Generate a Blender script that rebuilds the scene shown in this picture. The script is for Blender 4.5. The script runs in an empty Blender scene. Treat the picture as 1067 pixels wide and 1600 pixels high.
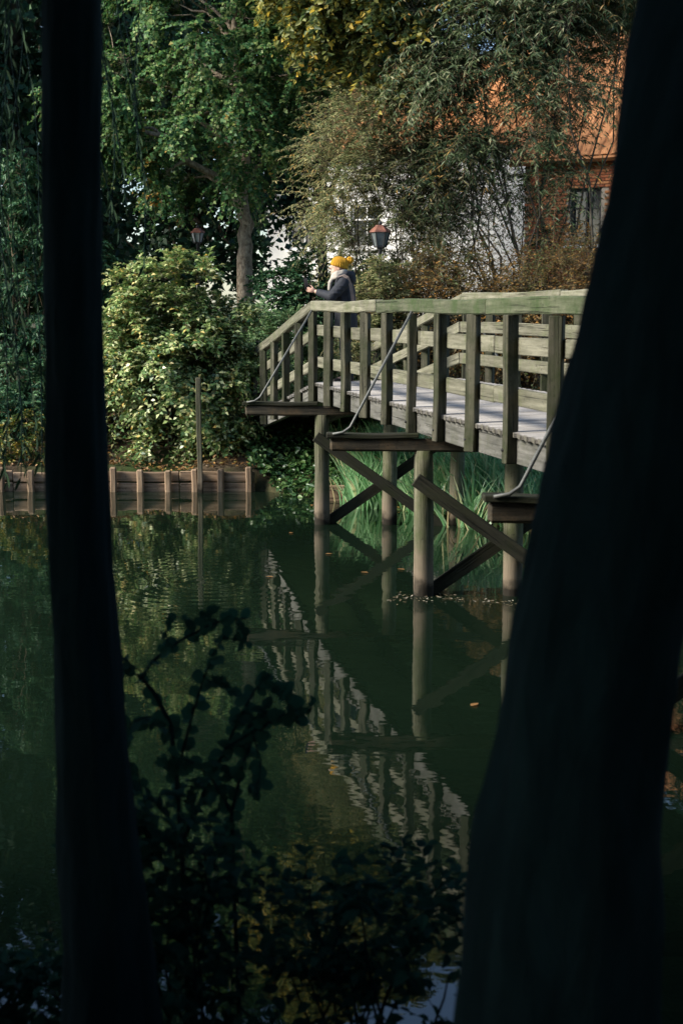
import bpy, bmesh, math, random
import numpy as np
from mathutils import Vector, Matrix

random.seed(7)
RNG = np.random.default_rng(11)
SC = bpy.context.scene
COL = SC.collection

# ------------------------------------------------------------------ camera
EYE = Vector((0.0, 0.0, 2.8))           # water level is z = 0
FPX = 2222.0                            # focal length in pixels of the 1067 x 1600 photograph
PITCH = math.atan(320.0 / FPX)
cam = bpy.data.cameras.new('camera')
cam_o = bpy.data.objects.new('camera', cam)
COL.objects.link(cam_o)
cam_o.location = EYE
cam_o.rotation_euler = (math.pi / 2 - PITCH, 0, 0)
cam.sensor_fit = 'VERTICAL'
cam.sensor_height = 36.0
cam.lens = 50.0
cam.clip_start = 0.05
cam.clip_end = 2000
cam.dof.use_dof = True
cam.dof.focus_distance = 18.0
cam.dof.aperture_fstop = 3.5
SC.camera = cam_o

# ------------------------------------------------------------------ world, sun, exposure
SUN_TO = Vector((-0.97, -0.22, 0.0)).normalized()
SUN_EL = math.radians(32)
world = bpy.data.worlds.new('World')
SC.world = world
world.use_nodes = True
wt = world.node_tree
for n in list(wt.nodes):
    wt.nodes.remove(n)
wo = wt.nodes.new('ShaderNodeOutputWorld')
wb = wt.nodes.new('ShaderNodeBackground')
ws = wt.nodes.new('ShaderNodeTexSky')
ws.sky_type = 'NISHITA'
ws.sun_disc = False
ws.sun_elevation = SUN_EL
ws.sun_rotation = math.atan2(SUN_TO.x, SUN_TO.y)
ws.air_density = 1.0
ws.dust_density = 0.8
ws.ozone_density = 2.5
wb.inputs['Strength'].default_value = 0.13
wt.links.new(ws.outputs['Color'], wb.inputs['Color'])
wt.links.new(wb.outputs['Background'], wo.inputs['Surface'])
sun = bpy.data.lights.new('sun', 'SUN')
sun.energy = 4.5
sun.angle = math.radians(20)
sun.color = (1.0, 0.93, 0.82)
sun_o = bpy.data.objects.new('sun', sun)
COL.objects.link(sun_o)
to_sun = Vector((SUN_TO.x * math.cos(SUN_EL), SUN_TO.y * math.cos(SUN_EL), math.sin(SUN_EL)))
sun_o.rotation_euler = to_sun.to_track_quat('Z', 'Y').to_euler()
sun_o.location = (-20, -10, 30)
SC.view_settings.view_transform = 'Standard'
SC.view_settings.look = 'None'
SC.view_settings.exposure = 0.95
SC.view_settings.gamma = 1.0
SC.render.engine = 'CYCLES'
SC.cycles.use_denoising = True
SC.cycles.max_bounces = 7
SC.cycles.diffuse_bounces = 3
SC.cycles.glossy_bounces = 3
SC.cycles.transmission_bounces = 4
SC.cycles.transparent_max_bounces = 6
SC.cycles.caustics_reflective = False
SC.cycles.caustics_refractive = False
SC.cycles.sample_clamp_indirect = 6.0

# ------------------------------------------------------------------ helpers
def at(px, py, Y):
    """point at world depth Y seen at a pixel of the photograph (used to survey the place)"""
    d = Vector((0, math.cos(PITCH), -math.sin(PITCH))) + Vector((1, 0, 0)) * ((px - 533.5) / FPX) \
        + Vector((0, math.sin(PITCH), math.cos(PITCH))) * ((800 - py) / FPX)
    return EYE + d * (Y / d.y)

def tag(o, label=None, cat=None, group=None, kind=None):
    if label: o['label'] = label
    if cat: o['category'] = cat
    if group: o['group'] = group
    if kind: o['kind'] = kind
    return o

def empty(name, loc, parent=None):
    o = bpy.data.objects.new(name, None)
    o.empty_display_size = 0.2
    COL.objects.link(o)
    if parent is not None:
        o.parent = parent
        o.location = Vector(loc) - wloc(parent)
    else:
        o.location = loc
    return o

def wloc(o):
    v = Vector(o.location)
    while o.parent is not None:
        o = o.parent
        v = v + Vector(o.location)
    return v

def link(name, mesh, mat=None, parent=None, loc=(0, 0, 0), rot=None):
    """mesh object at a world position; parents are never rotated or scaled"""
    o = bpy.data.objects.new(name, mesh)
    COL.objects.link(o)
    if mat is not None and not mesh.materials:
        mesh.materials.append(mat)
    loc = Vector(loc)
    if parent is not None:
        o.parent = parent
        loc = loc - wloc(parent)
    o.location = loc
    if rot is not None:
        o.rotation_euler = rot.to_euler() if hasattr(rot, 'to_euler') else rot
    return o

def np_mesh(name, V, quads=None, tris=None, smooth=False):
    me = bpy.data.meshes.new(name)
    V = np.asarray(V, dtype=np.float32).reshape(-1, 3)
    nq = 0 if quads is None else len(quads)
    nt = 0 if tris is None else len(tris)
    idx, starts = [], []
    if nq:
        idx.append(np.asarray(quads, dtype=np.int32).ravel()); starts.append(np.arange(nq, dtype=np.int32) * 4)
    if nt:
        idx.append(np.asarray(tris, dtype=np.int32).ravel()); starts.append(nq * 4 + np.arange(nt, dtype=np.int32) * 3)
    idx = np.concatenate(idx); starts = np.concatenate(starts)
    me.vertices.add(len(V)); me.vertices.foreach_set('co', V.ravel())
    me.loops.add(len(idx)); me.loops.foreach_set('vertex_index', idx)
    me.polygons.add(nq + nt); me.polygons.foreach_set('loop_start', starts)
    if smooth:
        me.polygons.foreach_set('use_smooth', np.ones(nq + nt, dtype=bool))
    me.update(calc_edges=True)
    return me

class MB:
    """collects boxes, tubes and rings, then becomes one mesh"""
    def __init__(s): s.v = []; s.f = []
    def box(s, c, h, R=None):
        R = R or Matrix.Identity(3); n = len(s.v); c = Vector(c)
        for sx in (-1, 1):
            for sy in (-1, 1):
                for sz in (-1, 1):
                    s.v.append(c + R @ Vector((sx * h[0], sy * h[1], sz * h[2])))
        for q in ((0, 1, 3, 2), (4, 6, 7, 5), (0, 4, 5, 1), (2, 3, 7, 6), (0, 2, 6, 4), (1, 5, 7, 3)):
            s.f.append(tuple(n + k for k in q))
        return s
    def tube(s, pts, rad, k=8, cap=True, jit=0.0):
        n0 = len(s.v); pts = [Vector(p) for p in pts]
        ref = None
        for i, p in enumerate(pts):
            t = (pts[min(i + 1, len(pts) - 1)] - pts[max(i - 1, 0)]).normalized()
            if ref is None:
                ref = Vector((1, 0, 0)) if abs(t.x) < 0.9 else Vector((0, 1, 0))
            a = (ref - t * ref.dot(t)).normalized(); b = t.cross(a); ref = a
            for j in range(k):
                an = 2 * math.pi * j / k
                r = rad[i] * (1 + (random.uniform(-jit, jit) if jit else 0))
                s.v.append(p + a * (math.cos(an) * r) + b * (math.sin(an) * r))
        for i in range(len(pts) - 1):
            for j in range(k):
                s.f.append((n0 + i * k + j, n0 + i * k + (j + 1) % k, n0 + (i + 1) * k + (j + 1) % k, n0 + (i + 1) * k + j))
        if cap:
            s.f.append(tuple(n0 + j for j in reversed(range(k))))
            s.f.append(tuple(n0 + (len(pts) - 1) * k + j for j in range(k)))
        return s
    def mesh(s, name, origin=(0, 0, 0), smooth=False):
        me = bpy.data.meshes.new(name); o = Vector(origin)
        me.from_pydata([tuple(v - o) for v in s.v], [], s.f)
        if smooth:
            me.polygons.foreach_set('use_smooth', [True] * len(me.polygons))
        me.update()
        return me

def beam_mesh(name, L, w, h, bev=0.006, seg=1, warp=0.0):
    """beam along local X (length L), width along Y, height along Z, chamfered, slightly uneven"""
    bm = bmesh.new()
    bmesh.ops.create_cube(bm, size=1.0)
    bmesh.ops.scale(bm, vec=(L, w, h), verts=bm.verts)
    if seg > 1:
        es = [e for e in bm.edges if abs(e.verts[0].co.x - e.verts[1].co.x) > L * 0.5]
        bmesh.ops.subdivide_edges(bm, edges=es, cuts=seg - 1, use_grid_fill=True)
    if bev > 0:
        es = [e for e in bm.edges if len(e.link_faces) == 2 and e.calc_face_angle(0) > 0.5]
        bmesh.ops.bevel(bm, geom=es, offset=bev, segments=1, affect='EDGES', clamp_overlap=True)
    if warp:
        ph = random.uniform(0, 6); ph2 = random.uniform(0, 6)
        for v in bm.verts:
            v.co.y += warp * math.sin(v.co.x * 1.7 / max(L, .4) * 3 + ph)
            v.co.z += warp * math.sin(v.co.x * 2.3 / max(L, .4) * 3 + ph2)
            v.co += Vector((0, random.uniform(-1, 1), random.uniform(-1, 1))) * warp * 0.3
    me = bpy.data.meshes.new(name); bm.to_mesh(me); bm.free()
    return me

def basis(xdir, up=Vector((0, 0, 1))):
    x = Vector(xdir).normalized(); y = up.cross(x).normalized(); z = x.cross(y)
    return Matrix((x, y, z)).transposed()

def unit(a):
    return a / np.maximum(np.linalg.norm(a, axis=-1, keepdims=True), 1e-9)

# ------------------------------------------------------------------ materials
def new_mat(name):
    m = bpy.data.materials.new(name); m.use_nodes = True
    nt = m.node_tree
    for n in list(nt.nodes): nt.nodes.remove(n)
    out = nt.nodes.new('ShaderNodeOutputMaterial')
    return m, nt, out

def N(nt, typ, **kw):
    n = nt.nodes.new(typ)
    for k, v in kw.items():
        if k in n.inputs: n.inputs[k].default_value = v
        else: setattr(n, k, v)
    return n

def ramp(nt, fac, stops):
    r = nt.nodes.new('ShaderNodeValToRGB')
    el = r.color_ramp.elements
    while len(el) < len(stops): el.new(0.5)
    for e, (p, c) in zip(el, stops):
        e.position = p; e.color = (c[0], c[1], c[2], 1)
    nt.links.new(fac, r.inputs['Fac'])
    return r.outputs['Color']

def mix(nt, fac, a, b, mode='MIX'):
    m = nt.nodes.new('ShaderNodeMixRGB'); m.blend_type = mode
    for k, v in (('Fac', fac), ('Color1', a), ('Color2', b)):
        if hasattr(v, 'is_linked') or hasattr(v, 'links'): nt.links.new(v, m.inputs[k])
        elif isinstance(v, (int, float)): m.inputs[k].default_value = v
        else: m.inputs[k].default_value = (v[0], v[1], v[2], 1)
    return m.outputs['Color']

def principled(nt, out, col, rough=0.8, spec=0.3, bump=None, bstr=0.4, bdist=0.01):
    p = nt.nodes.new('ShaderNodeBsdfPrincipled')
    if hasattr(col, 'links'): nt.links.new(col, p.inputs['Base Color'])
    else: p.inputs['Base Color'].default_value = (col[0], col[1], col[2], 1)
    p.inputs['Roughness'].default_value = rough
    p.inputs['Specular IOR Level'].default_value = spec
    if bump is not None:
        b = N(nt, 'ShaderNodeBump', Strength=bstr, Distance=bdist)
        nt.links.new(bump, b.inputs['Height']); nt.links.new(b.outputs['Normal'], p.inputs['Normal'])
    nt.links.new(p.outputs['BSDF'], out.inputs['Surface'])
    return p

def wood(name, dark, light, algae=0.3, algae_col=(0.10, 0.13, 0.05), grain=(1.5, 22, 22), rough=0.85):
    m, nt, out = new_mat(name)
    tc = N(nt, 'ShaderNodeTexCoord'); oi = N(nt, 'ShaderNodeObjectInfo')
    add = N(nt, 'ShaderNodeVectorMath', operation='ADD')
    mul = N(nt, 'ShaderNodeMath', operation='MULTIPLY'); mul.inputs[1].default_value = 37.0
    nt.links.new(oi.outputs['Random'], mul.inputs[0])
    nt.links.new(tc.outputs['Object'], add.inputs[0]); nt.links.new(mul.outputs[0], add.inputs[1])
    mp = N(nt, 'ShaderNodeMapping'); mp.inputs['Scale'].default_value = grain
    nt.links.new(add.outputs[0], mp.inputs['Vector'])
    n1 = N(nt, 'ShaderNodeTexNoise', Scale=1.0, Detail=7.0, Roughness=0.65)
    nt.links.new(mp.outputs[0], n1.inputs['Vector'])
    col = ramp(nt, n1.outputs['Fac'], [(0.30, dark), (0.52, [0.5 * (a + b) for a, b in zip(dark, light)]), (0.72, light)])
    # board to board difference
    hv = N(nt, 'ShaderNodeMapRange'); hv.inputs['To Min'].default_value = 0.72; hv.inputs['To Max'].default_value = 1.12
    nt.links.new(oi.outputs['Random'], hv.inputs['Value'])
    vm = N(nt, 'ShaderNodeVectorMath', operation='SCALE'); nt.links.new(col, vm.inputs[0]); nt.links.new(hv.outputs[0], vm.inputs['Scale'])
    col = vm.outputs[0]
    # algae and grime blotches
    n2 = N(nt, 'ShaderNodeTexNoise', Scale=3.2, Detail=6.0, Roughness=0.7)
    nt.links.new(add.outputs[0], n2.inputs['Vector'])
    mr = N(nt, 'ShaderNodeMapRange'); mr.inputs['From Min'].default_value = 0.62 - 0.4 * algae; mr.inputs['From Max'].default_value = 0.80 - 0.25 * algae
    mr.inputs['To Max'].default_value = min(1.0, algae * 1.8)
    nt.links.new(n2.outputs['Fac'], mr.inputs['Value'])
    col = mix(nt, mr.outputs[0], col, algae_col)
    n3 = N(nt, 'ShaderNodeTexNoise', Scale=30.0, Detail=3.0)
    nt.links.new(add.outputs[0], n3.inputs['Vector'])
    mr3 = N(nt, 'ShaderNodeMapRange'); mr3.inputs['From Min'].default_value = 0.62; mr3.inputs['From Max'].default_value = 0.72; mr3.inputs['To Max'].default_value = 0.55
    nt.links.new(n3.outputs['Fac'], mr3.inputs['Value'])
    col = mix(nt, mr3.outputs[0], col, [c * 0.35 for c in dark])
    mp2 = N(nt, 'ShaderNodeMapping'); mp2.inputs['Scale'].default_value = (grain[0] * 0.55, grain[1] * 1.6, grain[2] * 1.6)
    nt.links.new(add.outputs[0], mp2.inputs['Vector'])
    n4 = N(nt, 'ShaderNodeTexNoise', Scale=1.0, Detail=3.0, Roughness=0.6)
    nt.links.new(mp2.outputs[0], n4.inputs['Vector'])
    mr4 = N(nt, 'ShaderNodeMapRange'); mr4.inputs['From Min'].default_value = 0.60; mr4.inputs['From Max'].default_value = 0.68; mr4.inputs['To Max'].default_value = 0.75
    nt.links.new(n4.outputs['Fac'], mr4.inputs['Value'])
    col = mix(nt, mr4.outputs[0], col, [c * 0.3 for c in dark])
    hsub = N(nt, 'ShaderNodeMath', operation='SUBTRACT'); nt.links.new(n1.outputs['Fac'], hsub.inputs[0]); nt.links.new(mr4.outputs[0], hsub.inputs[1])
    principled(nt, out, col, rough, 0.2, hsub.outputs[0], 0.7, 0.012)
    return m

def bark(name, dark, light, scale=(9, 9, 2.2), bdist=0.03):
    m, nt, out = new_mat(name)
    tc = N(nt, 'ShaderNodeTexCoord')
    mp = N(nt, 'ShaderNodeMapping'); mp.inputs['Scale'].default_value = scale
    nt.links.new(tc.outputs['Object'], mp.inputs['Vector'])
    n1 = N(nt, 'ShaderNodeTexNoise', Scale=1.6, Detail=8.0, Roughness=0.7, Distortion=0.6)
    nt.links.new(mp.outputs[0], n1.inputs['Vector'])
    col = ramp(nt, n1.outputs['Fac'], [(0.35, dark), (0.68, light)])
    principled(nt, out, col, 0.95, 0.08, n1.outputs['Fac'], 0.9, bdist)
    return m

def leaf_mat(name, stops, patch=None, patch_amt=0.5, transl=0.3, rough=0.5, patch_scale=0.9, spec=0.35, tboost=1.3):
    """stops: colour ramp over the leaves; patch: colour that takes over in patches of the crown"""
    m, nt, out = new_mat(name)
    ge = N(nt, 'ShaderNodeNewGeometry')
    col = ramp(nt, ge.outputs['Random Per Island'], stops)
    if patch is not None:
        tc = N(nt, 'ShaderNodeTexCoord')
        n2 = N(nt, 'ShaderNodeTexNoise', Scale=patch_scale, Detail=4.0, Roughness=0.65)
        nt.links.new(tc.outputs['Object'], n2.inputs['Vector'])
        ad = N(nt, 'ShaderNodeMath', operation='MULTIPLY_ADD'); ad.inputs[1].default_value = 0.25
        nt.links.new(ge.outputs['Random Per Island'], ad.inputs[0]); nt.links.new(n2.outputs['Fac'], ad.inputs[2])
        mr = N(nt, 'ShaderNodeMapRange')
        mr.inputs['From Min'].default_value = 0.86 - 0.4 * patch_amt; mr.inputs['From Max'].default_value = 0.96 - 0.4 * patch_amt
        nt.links.new(ad.outputs[0], mr.inputs['Value'])
        col = mix(nt, mr.outputs[0], col, patch)
    p = principled(nt, out, col, rough, spec)
    t = N(nt, 'ShaderNodeBsdfTranslucent')
    vm = N(nt, 'ShaderNodeVectorMath', operation='SCALE'); vm.inputs['Scale'].default_value = tboost
    nt.links.new(col, vm.inputs[0]); nt.links.new(vm.outputs[0], t.inputs['Color'])
    ms = N(nt, 'ShaderNodeMixShader', Fac=transl)
    nt.links.new(p.outputs['BSDF'], ms.inputs[1]); nt.links.new(t.outputs['BSDF'], ms.inputs[2])
    nt.links.new(ms.outputs['Shader'], out.inputs['Surface'])
    return m

def plain(name, col, rough=0.7, spec=0.3, var=0.25, scale=8.0, bump=0.0, metal=0.0):
    m, nt, out = new_mat(name)
    tc = N(nt, 'ShaderNodeTexCoord')
    n1 = N(nt, 'ShaderNodeTexNoise', Scale=scale, Detail=6.0, Roughness=0.65)
    nt.links.new(tc.outputs['Object'], n1.inputs['Vector'])
    c = ramp(nt, n1.outputs['Fac'], [(0.3, [x * (1 - var) for x in col]), (0.7, [min(1, x * (1 + var)) for x in col])])
    p = principled(nt, out, c, rough, spec, n1.outputs['Fac'] if bump else None, bump, 0.01)
    p.inputs['Metallic'].default_value = metal
    return m

M = {}
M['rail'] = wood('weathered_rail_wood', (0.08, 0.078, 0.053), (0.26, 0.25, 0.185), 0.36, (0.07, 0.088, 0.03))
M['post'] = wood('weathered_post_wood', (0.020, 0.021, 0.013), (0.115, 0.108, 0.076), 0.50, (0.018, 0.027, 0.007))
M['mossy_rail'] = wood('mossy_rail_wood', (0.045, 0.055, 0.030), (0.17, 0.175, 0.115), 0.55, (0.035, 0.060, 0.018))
M['deck'] = wood('bleached_deck_wood', (0.32, 0.295, 0.265), (0.54, 0.51, 0.47), 0.14, (0.17, 0.17, 0.11), (2, 30, 30))
M['girder'] = wood('grey_girder_wood', (0.065, 0.065, 0.055), (0.20, 0.195, 0.175), 0.34, (0.05, 0.055, 0.028))
M['pile'] = wood('pile_wood', (0.055, 0.055, 0.032), (0.21, 0.20, 0.135), 0.42, (0.055, 0.072, 0.022))
def stain_piles():
    # tide marks: wet and dark at the water, bleached pinkish brown just above
    nt = M['pile'].node_tree
    p = next(n for n in nt.nodes if n.type == 'BSDF_PRINCIPLED')
    src = p.inputs['Base Color'].links[0].from_socket
    ge = N(nt, 'ShaderNodeNewGeometry'); sep = N(nt, 'ShaderNodeSeparateXYZ'); nt.links.new(ge.outputs['Position'], sep.inputs[0])
    nz = N(nt, 'ShaderNodeTexNoise', Scale=9.0, Detail=5.0); nt.links.new(ge.outputs['Position'], nz.inputs['Vector'])
    ad = N(nt, 'ShaderNodeMath', operation='MULTIPLY_ADD'); ad.inputs[1].default_value = 0.35
    nt.links.new(nz.outputs['Fac'], ad.inputs[0]); nt.links.new(sep.outputs['Z'], ad.inputs[2])
    a = ramp(nt, ad.outputs[0], [(0.0, (1, 1, 1)), (0.42, (0.9, 0.9, 0.9)), (0.72, (0, 0, 0))])
    c = mix(nt, a, src, (0.175, 0.138, 0.098))
    b = ramp(nt, ad.outputs[0], [(0.24, (1, 1, 1)), (0.36, (0, 0, 0))])
    c = mix(nt, b, c, (0.018, 0.015, 0.010))
    nt.links.new(c, p.inputs['Base Color'])
stain_piles()
M['old'] = wood('rotten_beam_wood', (0.02, 0.018, 0.013), (0.10, 0.085, 0.06), 0.30, (0.20, 0.125, 0.06))
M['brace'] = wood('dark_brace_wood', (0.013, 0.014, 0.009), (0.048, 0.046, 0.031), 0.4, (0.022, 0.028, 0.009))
M['revet'] = wood('brown_revetment_wood', (0.15, 0.098, 0.060), (0.46, 0.325, 0.21), 0.2, (0.11, 0.10, 0.05))
M['steel'] = plain('galvanised_rod', (0.13, 0.135, 0.125), 0.6, 0.4, 0.3, 30, 0.0, 0.3)
M['iron'] = plain('dark_iron', (0.03, 0.03, 0.03), 0.6, 0.4, 0.3, 20)
M['copper'] = plain('copper_roof', (0.20, 0.085, 0.06), 0.55, 0.35, 0.5, 9)
M['frost'] = plain('clouded_glass', (0.13, 0.15, 0.15), 0.25, 0.5, 0.3, 5)
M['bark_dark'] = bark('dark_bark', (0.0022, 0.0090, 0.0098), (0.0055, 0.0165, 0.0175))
M['bark_pale'] = bark('pale_flaking_bark', (0.10, 0.075, 0.05), (0.50, 0.41, 0.30), (10, 10, 6))
M['bark_mid'] = bark('grey_brown_bark', (0.05, 0.042, 0.03), (0.15, 0.13, 0.10))
M['twig'] = plain('twig', (0.14, 0.11, 0.07), 0.85, 0.2, 0.4, 12)
def soil_plank_ends():
    nt = M['deck'].node_tree
    p = next(n for n in nt.nodes if n.type == 'BSDF_PRINCIPLED')
    src = p.inputs['Base Color'].links[0].from_socket
    tc = N(nt, 'ShaderNodeTexCoord'); sep = N(nt, 'ShaderNodeSeparateXYZ'); nt.links.new(tc.outputs['Object'], sep.inputs[0])
    ab = N(nt, 'ShaderNodeMath', operation='ABSOLUTE'); nt.links.new(sep.outputs['X'], ab.inputs[0])
    mr = N(nt, 'ShaderNodeMapRange'); mr.inputs['From Min'].default_value = 0.940; mr.inputs['From Max'].default_value = 0.962; mr.inputs['To Max'].default_value = 0.9
    nt.links.new(ab.outputs[0], mr.inputs['Value'])
    nt.links.new(mix(nt, mr.outputs[0], src, (0.085, 0.08, 0.06)), p.inputs['Base Color'])
soil_plank_ends()

g1 = [(0.0, (0.018, 0.05, 0.02)), (0.5, (0.035, 0.085, 0.028)), (0.85, (0.07, 0.13, 0.04)), (1.0, (0.12, 0.16, 0.05))]
M['maple'] = leaf_mat('maple_leaf', [(0.0, (0.025, 0.08, 0.032)), (0.45, (0.055, 0.14, 0.045)), (0.8, (0.13, 0.23, 0.065)), (1.0, (0.27, 0.33, 0.12))], (0.55, 0.24, 0.05), 0.10, 0.28, spec=0.2)
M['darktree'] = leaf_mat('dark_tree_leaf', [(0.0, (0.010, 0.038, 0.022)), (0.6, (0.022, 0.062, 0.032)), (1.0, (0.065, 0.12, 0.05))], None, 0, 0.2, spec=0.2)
M['beech'] = leaf_mat('yellowing_leaf', [(0.0, (0.057, 0.098, 0.029)), (0.45, (0.138, 0.172, 0.052)), (0.8, (0.310, 0.287, 0.069)), (1.0, (0.575, 0.414, 0.057))], (0.50, 0.32, 0.04), 0.25, 0.35)
M['willow'] = leaf_mat('willow_leaf', [(0.0, (0.025, 0.06, 0.028)), (0.5, (0.075, 0.12, 0.05)), (0.85, (0.19, 0.235, 0.115)), (1.0, (0.40, 0.40, 0.24))], (0.40, 0.23, 0.06), 0.22, 0.38, spec=0.25)
M['willow_green'] = leaf_mat('fine_willow_leaf', [(0.0, (0.07, 0.11, 0.04)), (0.5, (0.17, 0.20, 0.085)), (0.85, (0.34, 0.33, 0.16)), (1.0, (0.50, 0.42, 0.19))], (0.50, 0.30, 0.08), 0.17, 0.4, spec=0.2)
M['thicket'] = leaf_mat('rusty_leaf', [(0.0, (0.05, 0.06, 0.025)), (0.4, (0.16, 0.12, 0.045)), (0.75, (0.34, 0.18, 0.055)), (1.0, (0.52, 0.25, 0.06))], (0.10, 0.13, 0.045), 0.45, 0.3)
M['dogwood'] = leaf_mat('pale_variegated_leaf', [(0.0, (0.03, 0.085, 0.028)), (0.3, (0.11, 0.21, 0.06)), (0.6, (0.32, 0.42, 0.14)), (0.93, (0.66, 0.66, 0.34)), (1.0, (0.66, 0.42, 0.07))], (0.64, 0.50, 0.16), 0.18, 0.22, 0.38, 1.1, 0.5)
M['hedge'] = leaf_mat('evergreen_leaf', [(0.0, (0.018, 0.058, 0.032)), (0.6, (0.04, 0.11, 0.05)), (1.0, (0.11, 0.21, 0.09))], None, 0, 0.2, 0.45, spec=0.2)
M['herb'] = leaf_mat('nettle_leaf', [(0.0, (0.065, 0.143, 0.058)), (0.5, (0.143, 0.260, 0.111)), (1.0, (0.338, 0.442, 0.221))], None, 0, 0.35)
M['ivy'] = leaf_mat('ivy_leaf', [(0.0, (0.02, 0.06, 0.02)), (0.6, (0.05, 0.12, 0.035)), (1.0, (0.14, 0.22, 0.07))], None, 0, 0.2, 0.35)
M['yellowplant'] = leaf_mat('yellow_plant_leaf', [(0.0, (0.03, 0.07, 0.02)), (0.6, (0.09, 0.13, 0.03)), (1.0, (0.38, 0.27, 0.04))], None, 0, 0.3)
M['reed'] = leaf_mat('reed_blade', [(0.0, (0.09, 0.22, 0.09)), (0.5, (0.20, 0.40, 0.18)), (0.82, (0.38, 0.56, 0.31)), (0.95, (0.60, 0.54, 0.30)), (1.0, (0.32, 0.22, 0.11))], None, 0, 0.4, 0.35)
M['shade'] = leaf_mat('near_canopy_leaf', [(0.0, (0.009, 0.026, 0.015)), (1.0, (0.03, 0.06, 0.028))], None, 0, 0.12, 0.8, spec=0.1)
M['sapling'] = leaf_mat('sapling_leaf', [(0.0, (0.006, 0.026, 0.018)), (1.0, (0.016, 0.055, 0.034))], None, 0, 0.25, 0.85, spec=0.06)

def ground_mat():
    m, nt, out = new_mat('damp_soil_and_litter')
    ge = N(nt, 'ShaderNodeNewGeometry')
    n1 = N(nt, 'ShaderNodeTexNoise', Scale=6.0, Detail=9.0, Roughness=0.7)
    n2 = N(nt, 'ShaderNodeTexNoise', Scale=0.7, Detail=4.0)
    nt.links.new(ge.outputs['Position'], n1.inputs['Vector']); nt.links.new(ge.outputs['Position'], n2.inputs['Vector'])
    soil = ramp(nt, n1.outputs['Fac'], [(0.3, (0.03, 0.022, 0.014)), (0.6, (0.08, 0.058, 0.035)), (0.8, (0.16, 0.11, 0.06))])
    green = ramp(nt, n1.outputs['Fac'], [(0.3, (0.02, 0.035, 0.012)), (0.7, (0.07, 0.105, 0.03))])
    mr = N(nt, 'ShaderNodeMapRange'); mr.inputs['From Min'].default_value = 0.42; mr.inputs['From Max'].default_value = 0.58
    nt.links.new(n2.outputs['Fac'], mr.inputs['Value'])
    principled(nt, out, mix(nt, mr.outputs[0], soil, green), 0.95, 0.15, n1.outputs['Fac'], 1.0, 0.06)
    return m
M['ground'] = ground_mat()

def water_mat():
    m, nt, out = new_mat('pond_water')
    ge = N(nt, 'ShaderNodeNewGeometry')
    def noise(scale, detail, mapping=(1, 1, 1)):
        mp = N(nt, 'ShaderNodeMapping'); mp.inputs['Scale'].default_value = mapping
        nt.links.new(ge.outputs['Position'], mp.inputs['Vector'])
        n = N(nt, 'ShaderNodeTexNoise', Scale=scale, Detail=detail, Roughness=0.55)
        nt.links.new(mp.outputs[0], n.inputs['Vector']); return n.outputs['Fac']
    a = noise(1.3, 2.0); b = noise(5.0, 2.5, (0.8, 1.2, 1)); c = noise(0.22, 2.0)
    # rings spreading from where something dropped by the ramp
    sub = N(nt, 'ShaderNodeVectorMath', operation='DISTANCE'); sub.inputs[1].default_value = (-1.35, 14.4, 0)
    nt.links.new(ge.outputs['Position'], sub.inputs[0])
    sn = N(nt, 'ShaderNodeMath', operation='MULTIPLY'); sn.inputs[1].default_value = 34.0
    nt.links.new(sub.outputs['Value'], sn.inputs[0])
    si = N(nt, 'ShaderNodeMath', operation='SINE'); nt.links.new(sn.outputs[0], si.inputs[0])
    fd = N(nt, 'ShaderNodeMapRange'); fd.inputs['From Min'].default_value = 2.4; fd.inputs['From Max'].default_value = 0.3; fd.inputs['To Max'].default_value = 0.10
    nt.links.new(sub.outputs['Value'], fd.inputs['Value'])
    rg = N(nt, 'ShaderNodeMath', operation='MULTIPLY'); nt.links.new(si.outputs[0], rg.inputs[0]); nt.links.new(fd.outputs[0], rg.inputs[1])
    # gusts: ripple strength differs over the pond
    gu = N(nt, 'ShaderNodeMapRange'); gu.inputs['From Min'].default_value = 0.40; gu.inputs['From Max'].default_value = 0.62
    gu.inputs['To Min'].default_value = 0.25; gu.inputs['To Max'].default_value = 1.0
    nt.links.new(c, gu.inputs['Value'])
    mb = N(nt, 'ShaderNodeMath', operation='MULTIPLY'); nt.links.new(b, mb.inputs[0]); nt.links.new(gu.outputs[0], mb.inputs[1])
    mb2 = N(nt, 'ShaderNodeMath', operation='MULTIPLY_ADD'); mb2.inputs[1].default_value = 0.45
    nt.links.new(mb.outputs[0], mb2.inputs[0]); nt.links.new(a, mb2.inputs[2])
    ad = N(nt, 'ShaderNodeMath', operation='ADD'); nt.links.new(mb2.outputs[0], ad.inputs[0]); nt.links.new(rg.outputs[0], ad.inputs[1])
    p = principled(nt, out, (0.0050, 0.0115, 0.0062), 0.012, 0.5, ad.outputs[0], 1.0, 0.0034)
    p.inputs['IOR'].default_value = 1.56
    return m
M['water'] = water_mat()

# ------------------------------------------------------------------ ground and water
def sstep(x, a, b):
    t = np.clip((x - a) / (b - a), 0, 1); return t * t * (3 - 2 * t)

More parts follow.
